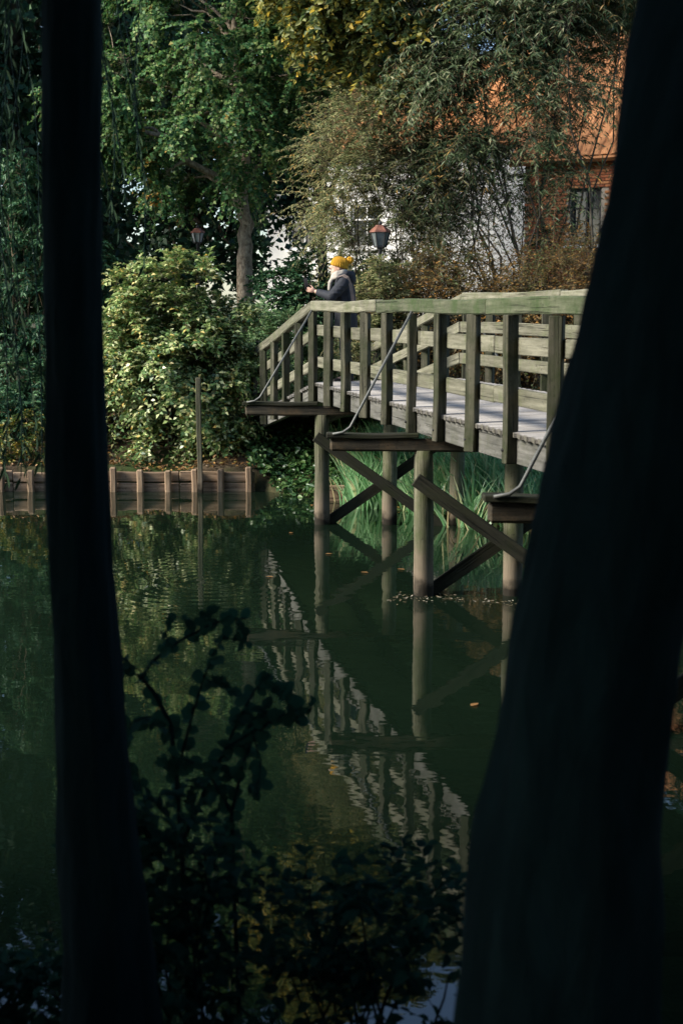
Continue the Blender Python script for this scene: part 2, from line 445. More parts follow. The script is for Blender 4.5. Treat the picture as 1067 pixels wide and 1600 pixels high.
def ground_h(x, y):
    x = np.asarray(x, float); y = np.asarray(y, float)
    shore = np.interp(x, [-60, -1.30, -1.1, -0.2, 0.6, 1.4, 2.2, 4, 8, 60], [21.74, 21.74, 21.5, 20.9, 19.9, 18.7, 17.9, 16.8, 15.5, 14])
    d = y - shore
    soft = sstep(x, -1.35, -0.9)
    step = np.where(d > 0, 0.33, -0.7)
    slope = np.clip(d * 0.22, -0.7, 0.5)
    h = step * (1 - soft) + slope * soft
    h = h + np.where(d > 0, np.interp(y, [21.7, 22.3, 23.4, 30, 60], [0, 0.10, 0.69, 1.1, 1.4]), 0)
    h = np.where(d > 0, np.minimum(h, 2.0), h)
    near = 5.3 + 2.6 * sstep(x, 1.6, 3.2) - 0.4 * sstep(x, -1.0, -3.0)
    dn = near - y
    hn = np.where(dn > 0, np.clip(dn * 0.42 - 0.25, -0.3, 1.1), -0.7)
    hn = np.where(dn > 0, hn, -0.7 + 0.45 * np.clip(1 + dn / 0.8, 0, 1))
    h = np.where(y < 9, np.maximum(hn, -0.7), h)
    h = h + (0.05 * np.sin(x * 1.9 + y * 1.3) + 0.035 * np.sin(x * 4.1 - y * 3.3)) * np.where((h > 0.1), 1, 0)
    return h

def gh(x, y): return float(ground_h(np.array([x]), np.array([y]))[0])

xs = np.unique(np.concatenate([np.linspace(-400, -30, 16), np.linspace(-30, -8, 34), np.linspace(-8, 8, 120), np.linspace(8, 30, 34), np.linspace(30, 400, 16)]))
ys = np.unique(np.concatenate([np.linspace(-300, -10, 14), np.linspace(-10, 1, 18), np.linspace(1, 9, 50), np.linspace(9, 15, 10), np.linspace(15, 21.70, 44), [21.735, 21.75], np.linspace(21.8, 26, 40), np.linspace(26, 60, 40), np.linspace(60, 600, 14)]))
gx, gy = np.meshgrid(xs, ys)
gz = ground_h(gx, gy)
nx, ny = len(xs), len(ys)
ii = np.arange((ny - 1) * (nx - 1)); r_, c_ = ii // (nx - 1), ii % (nx - 1)
q = np.stack([r_ * nx + c_, r_ * nx + c_ + 1, (r_ + 1) * nx + c_ + 1, (r_ + 1) * nx + c_], 1)
ground = link('ground', np_mesh('ground', np.stack([gx, gy, gz], -1), q, smooth=False), M['ground'])
tag(ground, 'dark soil banks around the pond with leaf litter', 'ground', kind='structure')
wm = np_mesh('water', [(-80, 2.0, 0), (80, 2.0, 0), (80, 24.0, 0), (-80, 24.0, 0)], [(0, 1, 2, 3)])
tag(link('water', wm, M['water']), 'still dark green pond water with faint ripples', 'water', kind='structure')

# ------------------------------------------------------------------ foot bridge
KX, KY, ZD = -0.324, 18.4, 1.84                 # kink of the near railing, deck height
SX, SY = 0.209, -0.924                          # one post step along the bridge, towards the near bank
WID = 1.88
FAR_UP = 0.05                                   # the far side sits a little higher
END = 11.0
def zdeck(i):
    if i < 0: return ZD + 0.15 * i
    if i > END: return ZD - 0.15 * (i - END)
    return ZD
def bp(i, t, z=0.0):
    """bridge point: step i along, t metres across (frontal), z above the deck"""
    return Vector((KX + SX * i + t, KY + SY * i, zdeck(i) + z + FAR_UP * max(0, min(1, t / WID))))
BDIR = Vector((SX, SY, 0)).normalized()
STEP = math.hypot(SX, SY)
ROT_ACROSS = basis((1, 0, 0))

bridge = empty('foot_bridge', (KX + 1, KY, 0))
tag(bridge, 'weathered wooden footbridge with post railings on round timber piles over the pond', 'footbridge')
deck = empty('deck', bp(0, 1), bridge)
plank_meshes = [beam_mesh('plank', WID + 0.05, 0.142, 0.04, 0.004, 6, 0.002) for _ in range(5)]
npl = int(21.4 * STEP / 0.15)
for k in range(npl):
    i = -5.2 + (k + 0.5) * 0.15 / STEP
    if i > 16.2: break
    p = bp(i, WID / 2 - 0.01 + random.uniform(-0.005, 0.005), -0.02 + random.uniform(-0.002, 0.002))
    slope = Vector((1, 0, FAR_UP / WID))
    fw = bp(i + 0.01, 0) - bp(i - 0.01, 0)
    x = slope.normalized(); nrm = x.cross(-fw).normalized()
    if nrm.z < 0: nrm = -nrm
    R = Matrix((x, nrm.cross(x), nrm)).transposed()
    link('plank', plank_meshes[k % 5], M['deck'], deck, p, R)

def span_beam(name, i0, i1, t, z, w, h, mat, parent, seg=6, warp=0.003, bev=0.006, ext=0.0):
    a, b = bp(i0, t, z), bp(i1, t, z)
    d = b - a
    return link(name, beam_mesh(name, d.length + ext, w, h, bev, seg, warp), mat, parent, (a + b) / 2, basis(d))

for t in (0.05, 0.93, WID - 0.05):
    for (a, b) in ((-5.2, -0.02), (0.02, END - 0.02), (END + 0.02, 16.2)):
        span_beam('girder', a, b, t, -0.145, 0.09, 0.20, M['girder'], bridge, 12, 0.004)

post_len_a = 1.16
def railing(side):
    r = empty('railing', bp(0, 0 if side < 0 else WID), bridge)
    tp = -0.045 if side < 0 else WID + 0.045        # posts stand outside the girder
    tr = 0.026 if side < 0 else WID - 0.026         # lower rails on the inner face
    top = 1.032 if side < 0 else 1.085
    pm = [beam_mesh('post', 1.14, 0.10, 0.082, 0.006, 5, 0.0035) for _ in range(4)]
    for n, i in enumerate(range(-5, 17)):
        b = bp(i, tp, -0.245); u = bp(i, tp, top - 0.13)
        L = (u - b).length
        lean = Vector((random.uniform(-.006, .006), random.uniform(-.012, .012), 1)).normalized()
        R = Matrix((lean, Vector((1, 0, 0)), lean.cross(Vector((1, 0, 0))))).transposed()
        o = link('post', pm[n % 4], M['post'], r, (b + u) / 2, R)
        o.scale = (L / 1.14, 1, 1)
        if side < 0:                                 # coach bolts through post and girder
            bm_ = MB().tube([Vector((0, 0, 0)), Vector((-0.015, 0, 0))], [0.014, 0.012], 6)
            bo = link('bolt', bm_.mesh('bolt'), M['iron'], r, bp(i, tp - 0.05, -0.14))
    segs = [(-5.15, -0.02), (0.02, 3.6), (3.62, 7.4), (7.42, END - 0.02), (END + 0.02, 16.15)]
    for (a, b) in segs:
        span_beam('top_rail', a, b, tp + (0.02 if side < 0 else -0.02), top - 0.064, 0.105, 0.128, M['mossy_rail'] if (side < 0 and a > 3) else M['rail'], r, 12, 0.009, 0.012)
        span_beam('mid_rail', a, b, tr, 0.665, 0.045, 0.135, M['rail'], r, 10, 0.004)
        span_beam('low_rail', a, b, tr, 0.265, 0.045, 0.135, M['rail'], r, 10, 0.004)
    return r
railing(-1); railing(1)

def pile_mesh(L, r):
    n = 12; pts = [Vector((L * k / n - L / 2, 0, 0)) for k in range(n + 1)]
    b = MB().tube(pts, [r * (1.06 - 0.1 * k / n + random.uniform(-.04, .04)) for k in range(n + 1)], 16, True, 0.025)
    return b.mesh('pile', smooth=True)

def trestle(i, arm):
    tr = empty('trestle', bp(i, 0.9, -ZD), bridge)
    yb = KY + SY * i
    top = zdeck(i) - 0.245
    x0 = KX + SX * i
    for n, t in enumerate((0.06, 0.94, 1.82)):
        lo = Vector((x0 + t + random.uniform(-.03, .03), yb + 0.02, -0.9)); hi = Vector((x0 + t, yb, top - 0.165))
        d = hi - lo
        R = basis(d, Vector((0, 1, 0)))
        link('pile', pile_mesh(d.length, 0.096), M['pile'], tr, (lo + hi) / 2, R)
    # cross beam with its two outriggers
    link('cross_beam', beam_mesh('cross_beam', WID + 2 * arm - 0.05, 0.13, 0.125, 0.02, 22, 0.008), M['old'], tr, (x0 + WID / 2, yb, top - 0.110), ROT_ACROSS)
    link('capping_board', beam_mesh('capping_board', arm + 0.02, 0.19, 0.045, 0.008, 8, 0.005), M['brace'], tr, (x0 - arm / 2, yb, top - 0.024), ROT_ACROSS)
    for (ta, za, tb, zb, dy) in ((-0.02, 1.16, 1.95, -0.25, -0.13), (0.15, 0.02, 1.92, 1.28, 0.13)):
        a = Vector((x0 + ta, yb + dy, za)); b = Vector((x0 + tb, yb + dy, zb)); d = b - a
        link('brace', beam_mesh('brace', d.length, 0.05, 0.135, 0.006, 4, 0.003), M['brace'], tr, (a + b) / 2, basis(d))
    for sgn in (-1, 1):
        xo = x0 - arm + 0.18 if sgn < 0 else x0 + WID + arm - 0.18
        xi = x0 - 0.06 if sgn < 0 else x0 + WID + 0.06
        foot = Vector((xo, yb - 0.10, top + 0.015)); head = Vector((xi, yb - 0.06, zdeck(i) + 0.93))
        out = Vector((sgn, 0, 0))
        pts = [foot + out * 0.13 + Vector((0, 0, -0.015)), foot + out * 0.03, foot - out * 0.04 + Vector((0, 0, 0.05)), head]
        link('tie_rod', MB().tube([p - foot for p in pts], [0.011, 0.013, 0.013, 0.013], 8).mesh('tie_rod', smooth=True), M['steel'], tr, foot)
for i_, arm_ in ((0.06, 0.95), (5.06, 0.87), (10.0, 0.84)):
    trestle(i_, arm_)

# ------------------------------------------------------------------ timber revetment along the far bank
rev = empty('timber_revetment', (-3, 21.65, 0))
tag(rev, 'low brown plank and stake revetment along the left far bank', 'revetment')
rx0, rx1 = -9.0, -1.32
xcur = rx0
while xcur < rx1 - 0.1:
    L = min(random.uniform(0.9, 1.5), rx1 - xcur)
    for r in range(2):
        z = 0.055 + r * 0.165
        link('plank', beam_mesh('plank', L - 0.012, 0.045, 0.155, 0.012, 4, 0.006), M['revet'], rev,
             (xcur + L / 2, 21.70 + random.uniform(-.012, .012), z + random.uniform(-.012, .012)), (0, random.uniform(-.012, .012), 0))
    xcur += L
for k in range(19):
    x = at(390, 750, 21.6).x - 0.42 * k + random.uniform(-.03, .03)
    h = 0.36 + random.uniform(-.03, .03)
    link('stake', beam_mesh('stake', h + 0.5, 0.09, 0.10, 0.02, 4, 0.004), M['revet'], rev, (x, 21.62, h / 2 - 0.25), (0, -math.pi / 2 + random.uniform(-.03, .03), 0))
p = at(313, 770, 21.5)
ms = link('mooring_post', beam_mesh('mooring_post', 2.4, 0.085, 0.075, 0.008, 8, 0.006), M['pile'], None, (p.x, 21.5, 0.55), (0, -math.pi / 2, 0))
tag(ms, 'tall thin square wooden post standing in front of the pale bush', 'post')
for (px, w, py) in ((525, 0.5, 770), (585, 0.35, 790)):
    p = at(px, py, 20.6)
    o = link('bank_board', beam_mesh('bank_board', w, 0.05, 0.26, 0.01, 3, 0.004), M['revet'], None, (p.x, 20.6 - (0.5 if px > 550 else 0), 0.10), (0, random.uniform(-.08, .08), random.uniform(-.2, .2)))
    tag(o, 'brown board shoring the bank behind the leftmost bridge pile' if px < 550 else 'small brown board shoring the bank among the reeds', 'board')

# ------------------------------------------------------------------ foliage machinery
def leaf_arrays(P, A, Nn, L, wr, fold=0.25, curl=0.15, simple=False):
    """P base points, A leaf axes, Nn leaf normals, L lengths; six vertices and two quads per leaf"""
    A = unit(A); S = unit(np.cross(A, Nn)); Nn = np.cross(S, A)
    L = L[:, None]; W = L * wr
    if simple:                                            # small far leaves: one bent quad
        V = np.empty((len(P), 4, 3), np.float32)
        V[:, 0] = P; V[:, 2] = P + A * L - Nn * L * curl
        V[:, 1] = P + A * L * 0.5 + S * W * 0.5 + Nn * W * fold; V[:, 3] = P + A * L * 0.45 - S * W * 0.5 + Nn * W * fold
        return V.reshape(-1, 3), np.arange(len(P) * 4, dtype=np.int32).reshape(-1, 4)
    V = np.empty((len(P), 6, 3), np.float32)
    V[:, 0] = P
    V[:, 1] = P + A * L * 0.32 + S * W * 0.46 + Nn * W * fold
    V[:, 2] = P + A * L * 0.70 + S * W * 0.36 + Nn * W * fold * 0.7
    V[:, 3] = P + A * L - Nn * L * curl
    V[:, 4] = P + A * L * 0.70 - S * W * 0.36 + Nn * W * fold * 0.7
    V[:, 5] = P + A * L * 0.32 - S * W * 0.46 + Nn * W * fold
    b = np.arange(len(P), dtype=np.int32)[:, None] * 6
    Q = np.concatenate([b + np.array([[0, 1, 2, 3]]), b + np.array([[0, 3, 4, 5]])], 1).reshape(-1, 4)
    return V.reshape(-1, 3), Q

def rand_dirs(n):
    return unit(RNG.normal(size=(n, 3)))

def sprays(C, R, outc, twigs, nleaf, leafL, wr, up=0.2, outw=0.6, droop=0.35, spread=1.0, fold=0.25, curl=0.15, twig_r=0.004, hang=0.0, flat=0.5, lenf=(0.7, 1.3), simple=False, face=0.5):
    """leafy twigs growing out of clump centres C (radius R); returns leaf verts/quads and twig verts/quads"""
    n = len(C) * twigs
    c = np.repeat(C, twigs, 0); r = np.repeat(R, twigs)
    o = unit(c - outc)
    d = unit(rand_dirs(n) * spread + o * outw + np.array([0, 0, up]))
    s = c + rand_dirs(n) * (r * 0.25)[:, None]
    ln = r * RNG.uniform(lenf[0], lenf[1], n)
    g = np.array([0, 0, -1.0])
    def pt(t): return s[:, None, :] + d[:, None, :] * (ln[:, None] * t)[:, :, None] + g * (droop * ln[:, None] * t ** 2)[:, :, None]
    t = (np.linspace(0.18, 1.0, nleaf)[None, :] + RNG.uniform(-.04, .04, (n, nleaf)))
    Pp = pt(t)
    tang = unit(d[:, None, :] + g * (2 * droop * t)[:, :, None])
    side = unit(np.cross(tang, np.array([0, 0, 1.0]) + 0.01 * rand_dirs(1)[0]))
    sg = np.where(np.arange(nleaf) % 2 == 0, 1.0, -1.0)[None, :, None]
    rd = rand_dirs(n * nleaf).reshape(n, nleaf, 3)
    ax = unit(tang * 0.7 + side * sg * 0.8 + rd * 0.45 + g * hang)
    nr = unit(np.array([0, 0, 1.0]) * flat + rd[:, ::-1] * 0.6 + o[:, None, :] * face + d[:, None, :] * 0.2)
    LL = leafL * RNG.uniform(0.6, 1.25, n * nleaf)
    V, Q = leaf_arrays(Pp.reshape(-1, 3), ax.reshape(-1, 3), nr.reshape(-1, 3), LL, wr, fold, curl, simple)
    tv = tq = None
    if twig_r > 0:
        tt = np.array([[0.0, 0.5, 1.0]])
        X = pt(np.repeat(tt, n, 0))
        a = unit(np.cross(d, np.array([0.3, 0.2, 1.0]))); b = np.cross(d, a)
        rr = twig_r * np.array([1.0, 0.75, 0.35])
        ring = [a * math.cos(k * 2.0944) + b * math.sin(k * 2.0944) for k in range(3)]
        tv = np.empty((n, 3, 3, 3), np.float32)
        for j in range(3):
            for k in range(3): tv[:, j, k] = X[:, j] + ring[k] * rr[j]
        base = np.arange(n, dtype=np.int32)[:, None] * 9
        qq = []
        for j in range(2):
            for k in range(3): qq.append([j * 3 + k, j * 3 + (k + 1) % 3, (j + 1) * 3 + (k + 1) % 3, (j + 1) * 3 + k])
        tq = (base[:, None, :] + np.array(qq)[None]).reshape(-1, 4)
        tv = tv.reshape(-1, 3)
    return V, Q, tv, tq

def clumps_in(envs, n, mind, bias=0.45):
    """clump centres spread through ellipsoids [(centre, semi-axes)], denser towards the surface"""
    out = []
    vol = np.array([e[1][0] * e[1][1] * e[1][2] for e in envs]); vol = vol / vol.sum()
    tries = 0
    while len(out) < n and tries < n * 60:
        tries += 1
        e = envs[RNG.choice(len(envs), p=vol)]
        p = np.array(e[0]) + rand_dirs(1)[0] * (RNG.uniform(0.02, 1) ** bias) * np.array(e[1])
        if all(np.linalg.norm(p - q) > mind for q in out): out.append(p)
    return np.array(out)

def limb_path(a, b, sag=0.15, n=6, wob=0.06):
    a, b = Vector(a), Vector(b); d = b - a; L = d.length
    up = Vector((0, 0, 1)); pts = []
    for k in range(n + 1):
        t = k / n
        p = a + d * t + up * (math.sin(math.pi * t) * L * sag)
        if 0 < k < n: p += Vector((random.uniform(-1, 1), random.uniform(-1, 1), random.uniform(-1, 1))) * L * wob
        pts.append(p)
    return pts

def tree(name, label, cat, base, trunk, r0, envs, n, cr, twigs, nleaf, leafL, wr, lmat, bmat, group=None, nprim=8, mind=None, sink=0.15, leaf_cut=None, kindname='crown', twigmat=None, **kw):
    """trunk: list of points above the base; crown: leafy twigs on limbs that leave the trunk"""
    root = empty(name, base); tag(root, label, cat, group)
    base = Vector(base)
    pts = [base + Vector((0, 0, -sink))] + [Vector(p) for p in trunk]
    # resample the trunk smoothly
    fine = []
    for k in range(len(pts) - 1):
        for j in range(4):
            fine.append(pts[k].lerp(pts[k + 1], j / 4) + Vector((random.uniform(-1, 1), random.uniform(-1, 1), 0)) * r0 * 0.25 * (1 if k + j else 0))
    fine.append(pts[-1])
    m = len(fine)
    rad = [r0 * (1.35 if k == 0 else 1.12 if k == 1 else 1.0 - 0.75 * k / (m - 1)) for k in range(m)]
    mb = MB().tube(fine, rad, 14, True, 0.05)
    C = clumps_in(envs, n, mind if mind else cr * 0.55)
    if leaf_cut is not None: C = np.array([c for c in C if leaf_cut(c)])
    prim = list(RNG.choice(len(C), min(nprim, len(C)), replace=False))
    nodes = []
    def attach(c):
        best = None
        for k, p in enumerate(fine):
            if k < m * 0.25: continue
            dx = math.hypot(c[0] - p.x, c[1] - p.y)
            cost = abs((c[2] - p.z) - 0.7 * dx)
            if best is None or cost < best[0]: best = (cost, k)
        return best[1]
    for ci in prim:
        c = Vector(C[ci]); k = attach(c)
        pth = limb_path(fine[k], c, 0.08)
        r1 = min(rad[k] * 0.7, r0 * 0.5)
        rr = [r1 * (1 - 0.8 * j / (len(pth) - 1)) for j in range(len(pth))]
        mb.tube(pth, rr, 7, False)
        nodes += [(p, q) for p, q in zip(pth[1:], rr[1:])]
    for ci in range(len(C)):
        if ci in prim: continue
        c = Vector(C[ci])
        p, q = min(nodes, key=lambda z: (z[0] - c).length + (0.6 if z[0].z > c.z else 0))
        mb.tube(limb_path(p, c, 0.06, 4), [max(q * 0.7, 0.012) * (1 - 0.16 * j) for j in range(5)], 5, False)
    link('trunk', mb.mesh('trunk', base, smooth=True), bmat, root, base)
    outc = np.mean(C, 0)
    R = cr * RNG.uniform(0.75, 1.25, len(C))
    V, Q, tv, tq = sprays(C, R, outc, twigs, nleaf, leafL, wr, **kw)
    link(kindname, np_mesh(kindname, V - np.array(base), Q), lmat, root, base)
    if tv is not None: tag(link('twigs', np_mesh('twigs', tv - np.array(base), tq), twigmat or bmat, root, base), kind='stuff')
    return root

def shrub(name, label, cat, base, envs, n, cr, twigs, nleaf, leafL, wr, lmat, smat, group=None, stems=7, mind=None, stem_r=0.018, leaf_cut=None, **kw):
    """several stems from the ground fanning out into leafy twigs"""
    root = empty(name, base); tag(root, label, cat, group); base = Vector(base)
    C = clumps_in(envs, n, mind if mind else cr * 0.5)
    if leaf_cut is not None: C = np.array([c for c in C if leaf_cut(c)])
    mb = MB(); nodes = []
    sp = max(0.1, envs[0][1][0] * 0.3)
    prim = list(RNG.choice(len(C), min(stems, len(C)), replace=False))
    for ci in prim:
        c = Vector(C[ci]); bx_, by_ = base.x + random.uniform(-sp, sp), base.y + random.uniform(-sp, sp) * 0.5
        b = Vector((bx_, by_, gh(bx_, by_) - 0.1))
        pth = limb_path(b, c, 0.0, 7, 0.035)
        rr = [stem_r * (1 - 0.75 * j / 7) for j in range(8)]
        mb.tube(pth, rr, 6, False); nodes += list(zip(pth[2:], rr[2:]))
    for ci in range(len(C)):
        if ci in prim: continue
        c = Vector(C[ci])
        p, q = min(nodes, key=lambda z: (z[0] - c).length + (0.4 if z[0].z > c.z else 0))
        mb.tube(limb_path(p, c, 0.05, 4), [max(q * 0.7, 0.004) * (1 - 0.16 * j) for j in range(5)], 4, False)
    link('stem', mb.mesh('stem', base, smooth=True), smat, root, base)
    outc = np.mean(C, 0) - np.array([0, 0, envs[0][1][2] * 0.3])
    R = cr * RNG.uniform(0.75, 1.25, len(C))
    V, Q, tv, tq = sprays(C, R, outc, twigs, nleaf, leafL, wr, **kw)
    link('foliage', np_mesh('foliage', V - np.array(base), Q), lmat, root, base)
    if tv is not None: tag(link('twigs', np_mesh('twigs', tv - np.array(base), tq), M['twig'], root, base), kind='stuff')
    return root

def G(x, y): return (x, y, gh(x, y))

# ------------------------------------------------------------------ houses beyond the trees
def tile_mesh(name, w, h, cols, rows):
    """rows of pantiles in the plane x (across) / y (up the slope), z proud"""
    mb = MB(); tw, th = w / cols, h / rows
    for r in range(rows):
        for c in range(cols):
            x = -w / 2 + (c + 0.5) * tw; y = (r + 0.5) * th
            R = Matrix.Rotation(0.10 + random.uniform(-.03, .03), 3, 'X')
            k = len(mb.v); seg = 4
            for e in (-0.56, 0.56):
                for s in range(seg + 1):
                    a = math.pi * s / seg
                    mb.v.append(Vector((x - math.cos(a) * tw * 0.49, y, 0.02)) + R @ Vector((0, e * th, math.sin(a) * 0.045)))
            for s in range(seg): mb.f.append((k + s, k + s + 1, k + seg + 2 + s, k + seg + 1 + s))
    return mb.mesh(name)

def local_child(name, mesh, mat, root, loc, R, rz):
    """part given in house coordinates; rz is the turn of the house about its base"""
    T = Matrix.Rotation(rz, 3, 'Z')
    o = link(name, mesh, mat, root, wloc(root) + T @ Vector(loc))
    o.rotation_euler = (T @ (R or Matrix.Identity(3))).to_euler()
    return o

M['plaster'] = plain('white_render', (0.74, 0.74, 0.72), 0.85, 0.2, 0.07, 3)
M['white_paint'] = plain('white_paint', (0.80, 0.80, 0.78), 0.6, 0.3, 0.06, 8)
M['pane'] = plain('dark_window_glass', (0.02, 0.025, 0.03), 0.08, 0.6, 0.2, 2)
M['tile'] = plain('orange_roof_tile', (0.44, 0.20, 0.085), 0.85, 0.15, 0.5, 2.6)
M['mortar'] = plain('lime_mortar', (0.42, 0.36, 0.28), 0.9, 0.1, 0.2, 12)
def brick_mat():
    m, nt, out = new_mat('orange_red_brick')
    oi = N(nt, 'ShaderNodeObjectInfo'); ge = N(nt, 'ShaderNodeNewGeometry')
    ad = N(nt, 'ShaderNodeMath', operation='ADD'); nt.links.new(oi.outputs['Random'], ad.inputs[0]); nt.links.new(ge.outputs['Random Per Island'], ad.inputs[1])
    fr = N(nt, 'ShaderNodeMath', operation='FRACT'); nt.links.new(ad.outputs[0], fr.inputs[0])
    c = ramp(nt, fr.outputs[0], [(0.0, (0.26, 0.085, 0.045)), (0.5, (0.42, 0.155, 0.07)), (1.0, (0.52, 0.25, 0.11))])
    principled(nt, out, c, 0.9, 0.15)
    return m
M['brick'] = brick_mat()

def wall_with_windows(w, h, wins, th=0.25):
    """front wall in x / z with openings [(x0,x1,z0,z1)], front face at y=0"""
    xs_ = sorted({-w / 2, w / 2, *[v for q in wins for v in q[:2]]}); zs_ = sorted({0, h, *[v for q in wins for v in q[2:]]})
    mb = MB()
    for a, b in zip(xs_, xs_[1:]):
        for c, d in zip(zs_, zs_[1:]):
            mx, mz = (a + b) / 2, (c + d) / 2
            if any(q[0] < mx < q[1] and q[2] < mz < q[3] for q in wins): continue
            mb.box((mx, th / 2, mz), ((b - a) / 2, th / 2, (d - c) / 2))
    return mb

def house(name, label, pos, rz, w, dep, h, rh, wins, wallmat, framemat=None):
    root = empty(name, pos); tag(root, label, 'house')
    wmat = wallmat
    mb = wall_with_windows(w, h, wins)
    for sx in (-1, 1):                                  # gable walls
        k = len(mb.v); x0, x1 = sx * w / 2 - (0.25 if sx > 0 else 0), sx * w / 2 + (0.25 if sx < 0 else 0)
        prof = [(0.26, 0), (dep - 0.26, 0), (dep - 0.26, h), (dep / 2, h + rh - 0.1), (0.26, h)]
        for x in (x0, x1):
            for (y, z) in prof: mb.v.append(Vector((x, y, z)))
        mb.f.append((k, k + 1, k + 2, k + 3, k + 4)); mb.f.append((k + 9, k + 8, k + 7, k + 6, k + 5))
        for j in range(5): mb.f.append((k + j, k + 5 + j, k + 5 + (j + 1) % 5, k + (j + 1) % 5))
    mb.box((0, dep - 0.12, h / 2), (w / 2, 0.12, h / 2))
    wl = local_child('wall', mb.mesh('wall'), wmat, root, (0, 0, 0), None, rz)
    sl = math.hypot(dep / 2 + 0.35, rh); an = math.atan2(rh, dep / 2)
    for sgn in (1, -1):
        R = Matrix.Rotation(an, 3, 'X') if sgn > 0 else Matrix.Rotation(math.pi, 3, 'Z') @ Matrix.Rotation(an, 3, 'X')
        y0 = -0.35 * math.cos(an) if sgn > 0 else dep + 0.35 * math.cos(an)
        z0 = h - 0.35 * math.sin(an) + 0.05
        rf = local_child('roof', MB().box((0, sl / 2, -0.05), (w / 2 + 0.3, sl / 2 + 0.1, 0.05)).mesh('roof'), M['tile'], root, (0, y0, z0), R, rz)
        if sgn > 0:
            tl = local_child('tiles', tile_mesh('tiles', w + 0.6, sl + 0.12, int((w + 0.6) / 0.26), int(sl / 0.32)), M['tile'], root, (0, y0, z0), R, rz)
            tl['kind'] = 'stuff'
    for q in wins:
        cx, cz = (q[0] + q[1]) / 2, (q[2] + q[3]) / 2; hw, hh = (q[1] - q[0]) / 2, (q[3] - q[2]) / 2
        fm = MB()
        for sx in (-1, 1): fm.box((sx * (hw - 0.035), 0.10, 0), (0.035, 0.035, hh))
        for sz in (-1, 1): fm.box((0, 0.10, sz * (hh - 0.035)), (hw - 0.072, 0.034, 0.035))
        fm.box((0, 0.10, 0), (0.022, 0.030, hh - 0.072)); fm.box((0, 0.10, hh * 0.3), (hw - 0.072, 0.026, 0.02))
        win = local_child('window', fm.mesh('window'), framemat or M['white_paint'], root, (cx, 0, cz), None, rz)
        pn = local_child('pane', MB().box((0, 0.13, 0), (hw - 0.03, 0.006, hh - 0.03)).mesh('pane'), M['pane'], root, (cx, 0, cz), None, rz)
        pn.parent = win; pn.location = (0, 0, 0); pn.rotation_euler = (0, 0, 0)
        si = local_child('sill', MB().box((0, -0.03, -hh - 0.04), (hw + 0.08, 0.09, 0.035)).mesh('sill'), M['white_paint'], root, (cx, 0, cz), None, rz)
        si.parent = win; si.location = (0, 0, 0); si.rotation_euler = (0, 0, 0)
    return root, wl

wh_rz = math.radians(-34)
white_house, _ = house('white_house', 'white rendered house with orange tiled roof behind the willows', (1.6, 43, gh(1.6, 43) - 0.1), wh_rz, 9.5, 7, 5.9, 2.8,
    [(-3.9, -2.8, 2.9, 4.2), (-1.6, -0.5, 2.9, 4.2), (-3.9, -2.8, 0.6, 2.0), (-1.4, -0.4, 0.0, 2.1)], M['plaster'])
bh_rz = math.radians(-36); bpos = Vector((6.9, 33.0, gh(7, 33) - 0.1))
bw_, bh_h = 6.2, 4.9
brick_house, bwall = house('brick_house', 'orange red brick house with tiled roof behind the twigs at right', bpos, bh_rz, bw_, 6, bh_h, 3.0,
    [(-1.9, -1.1, 2.7, 4.0), (0.6, 1.5, 2.7, 4.0)], M['mortar'], M['iron'])
bwall.name = 'mortar_wall'
bk = beam_mesh('brick', 0.208, 0.05, 0.058, 0.006)
bk.materials.append(M['brick'])
T = Matrix.Rotation(bh_rz, 3, 'Z')
cand = []
for r in range(int(bh_h / 0.07)):
    for c in range(int(bw_ / 0.22) + 1):
        x = -bw_ / 2 + 0.11 + c * 0.22 + (0.11 if r % 2 else 0); z = 0.04 + r * 0.07
        if x > bw_ / 2 - 0.1: continue
        if any(q0 - 0.1 < x < q1 + 0.1 and z0 - 0.03 < z < z1 + 0.03 for (q0, q1, z0, z1) in [(-1.9, -1.1, 2.7, 4.0), (0.6, 1.5, 2.7, 4.0)]): continue
        cand.append((x, z))
cand.sort(key=lambda q: abs(q[0] + 1.6) + 0.55 * abs(q[1] - 3.6))
wallroot = brick_house
for (x, z) in cand[:300]:
    local_child('brick', bk, None, brick_house, (x, -0.004 + random.uniform(-.003, .003), z), None, bh_rz)
mb = MB()
for (x, z) in cand[300:]:
    mb.box((x, -0.004 + random.uniform(-.003, .003), z), (0.104, 0.025, 0.029))
o = local_child('brickwork', mb.mesh('brickwork'), M['brick'], brick_house, (0, 0, 0), None, bh_rz); o['kind'] = 'stuff'

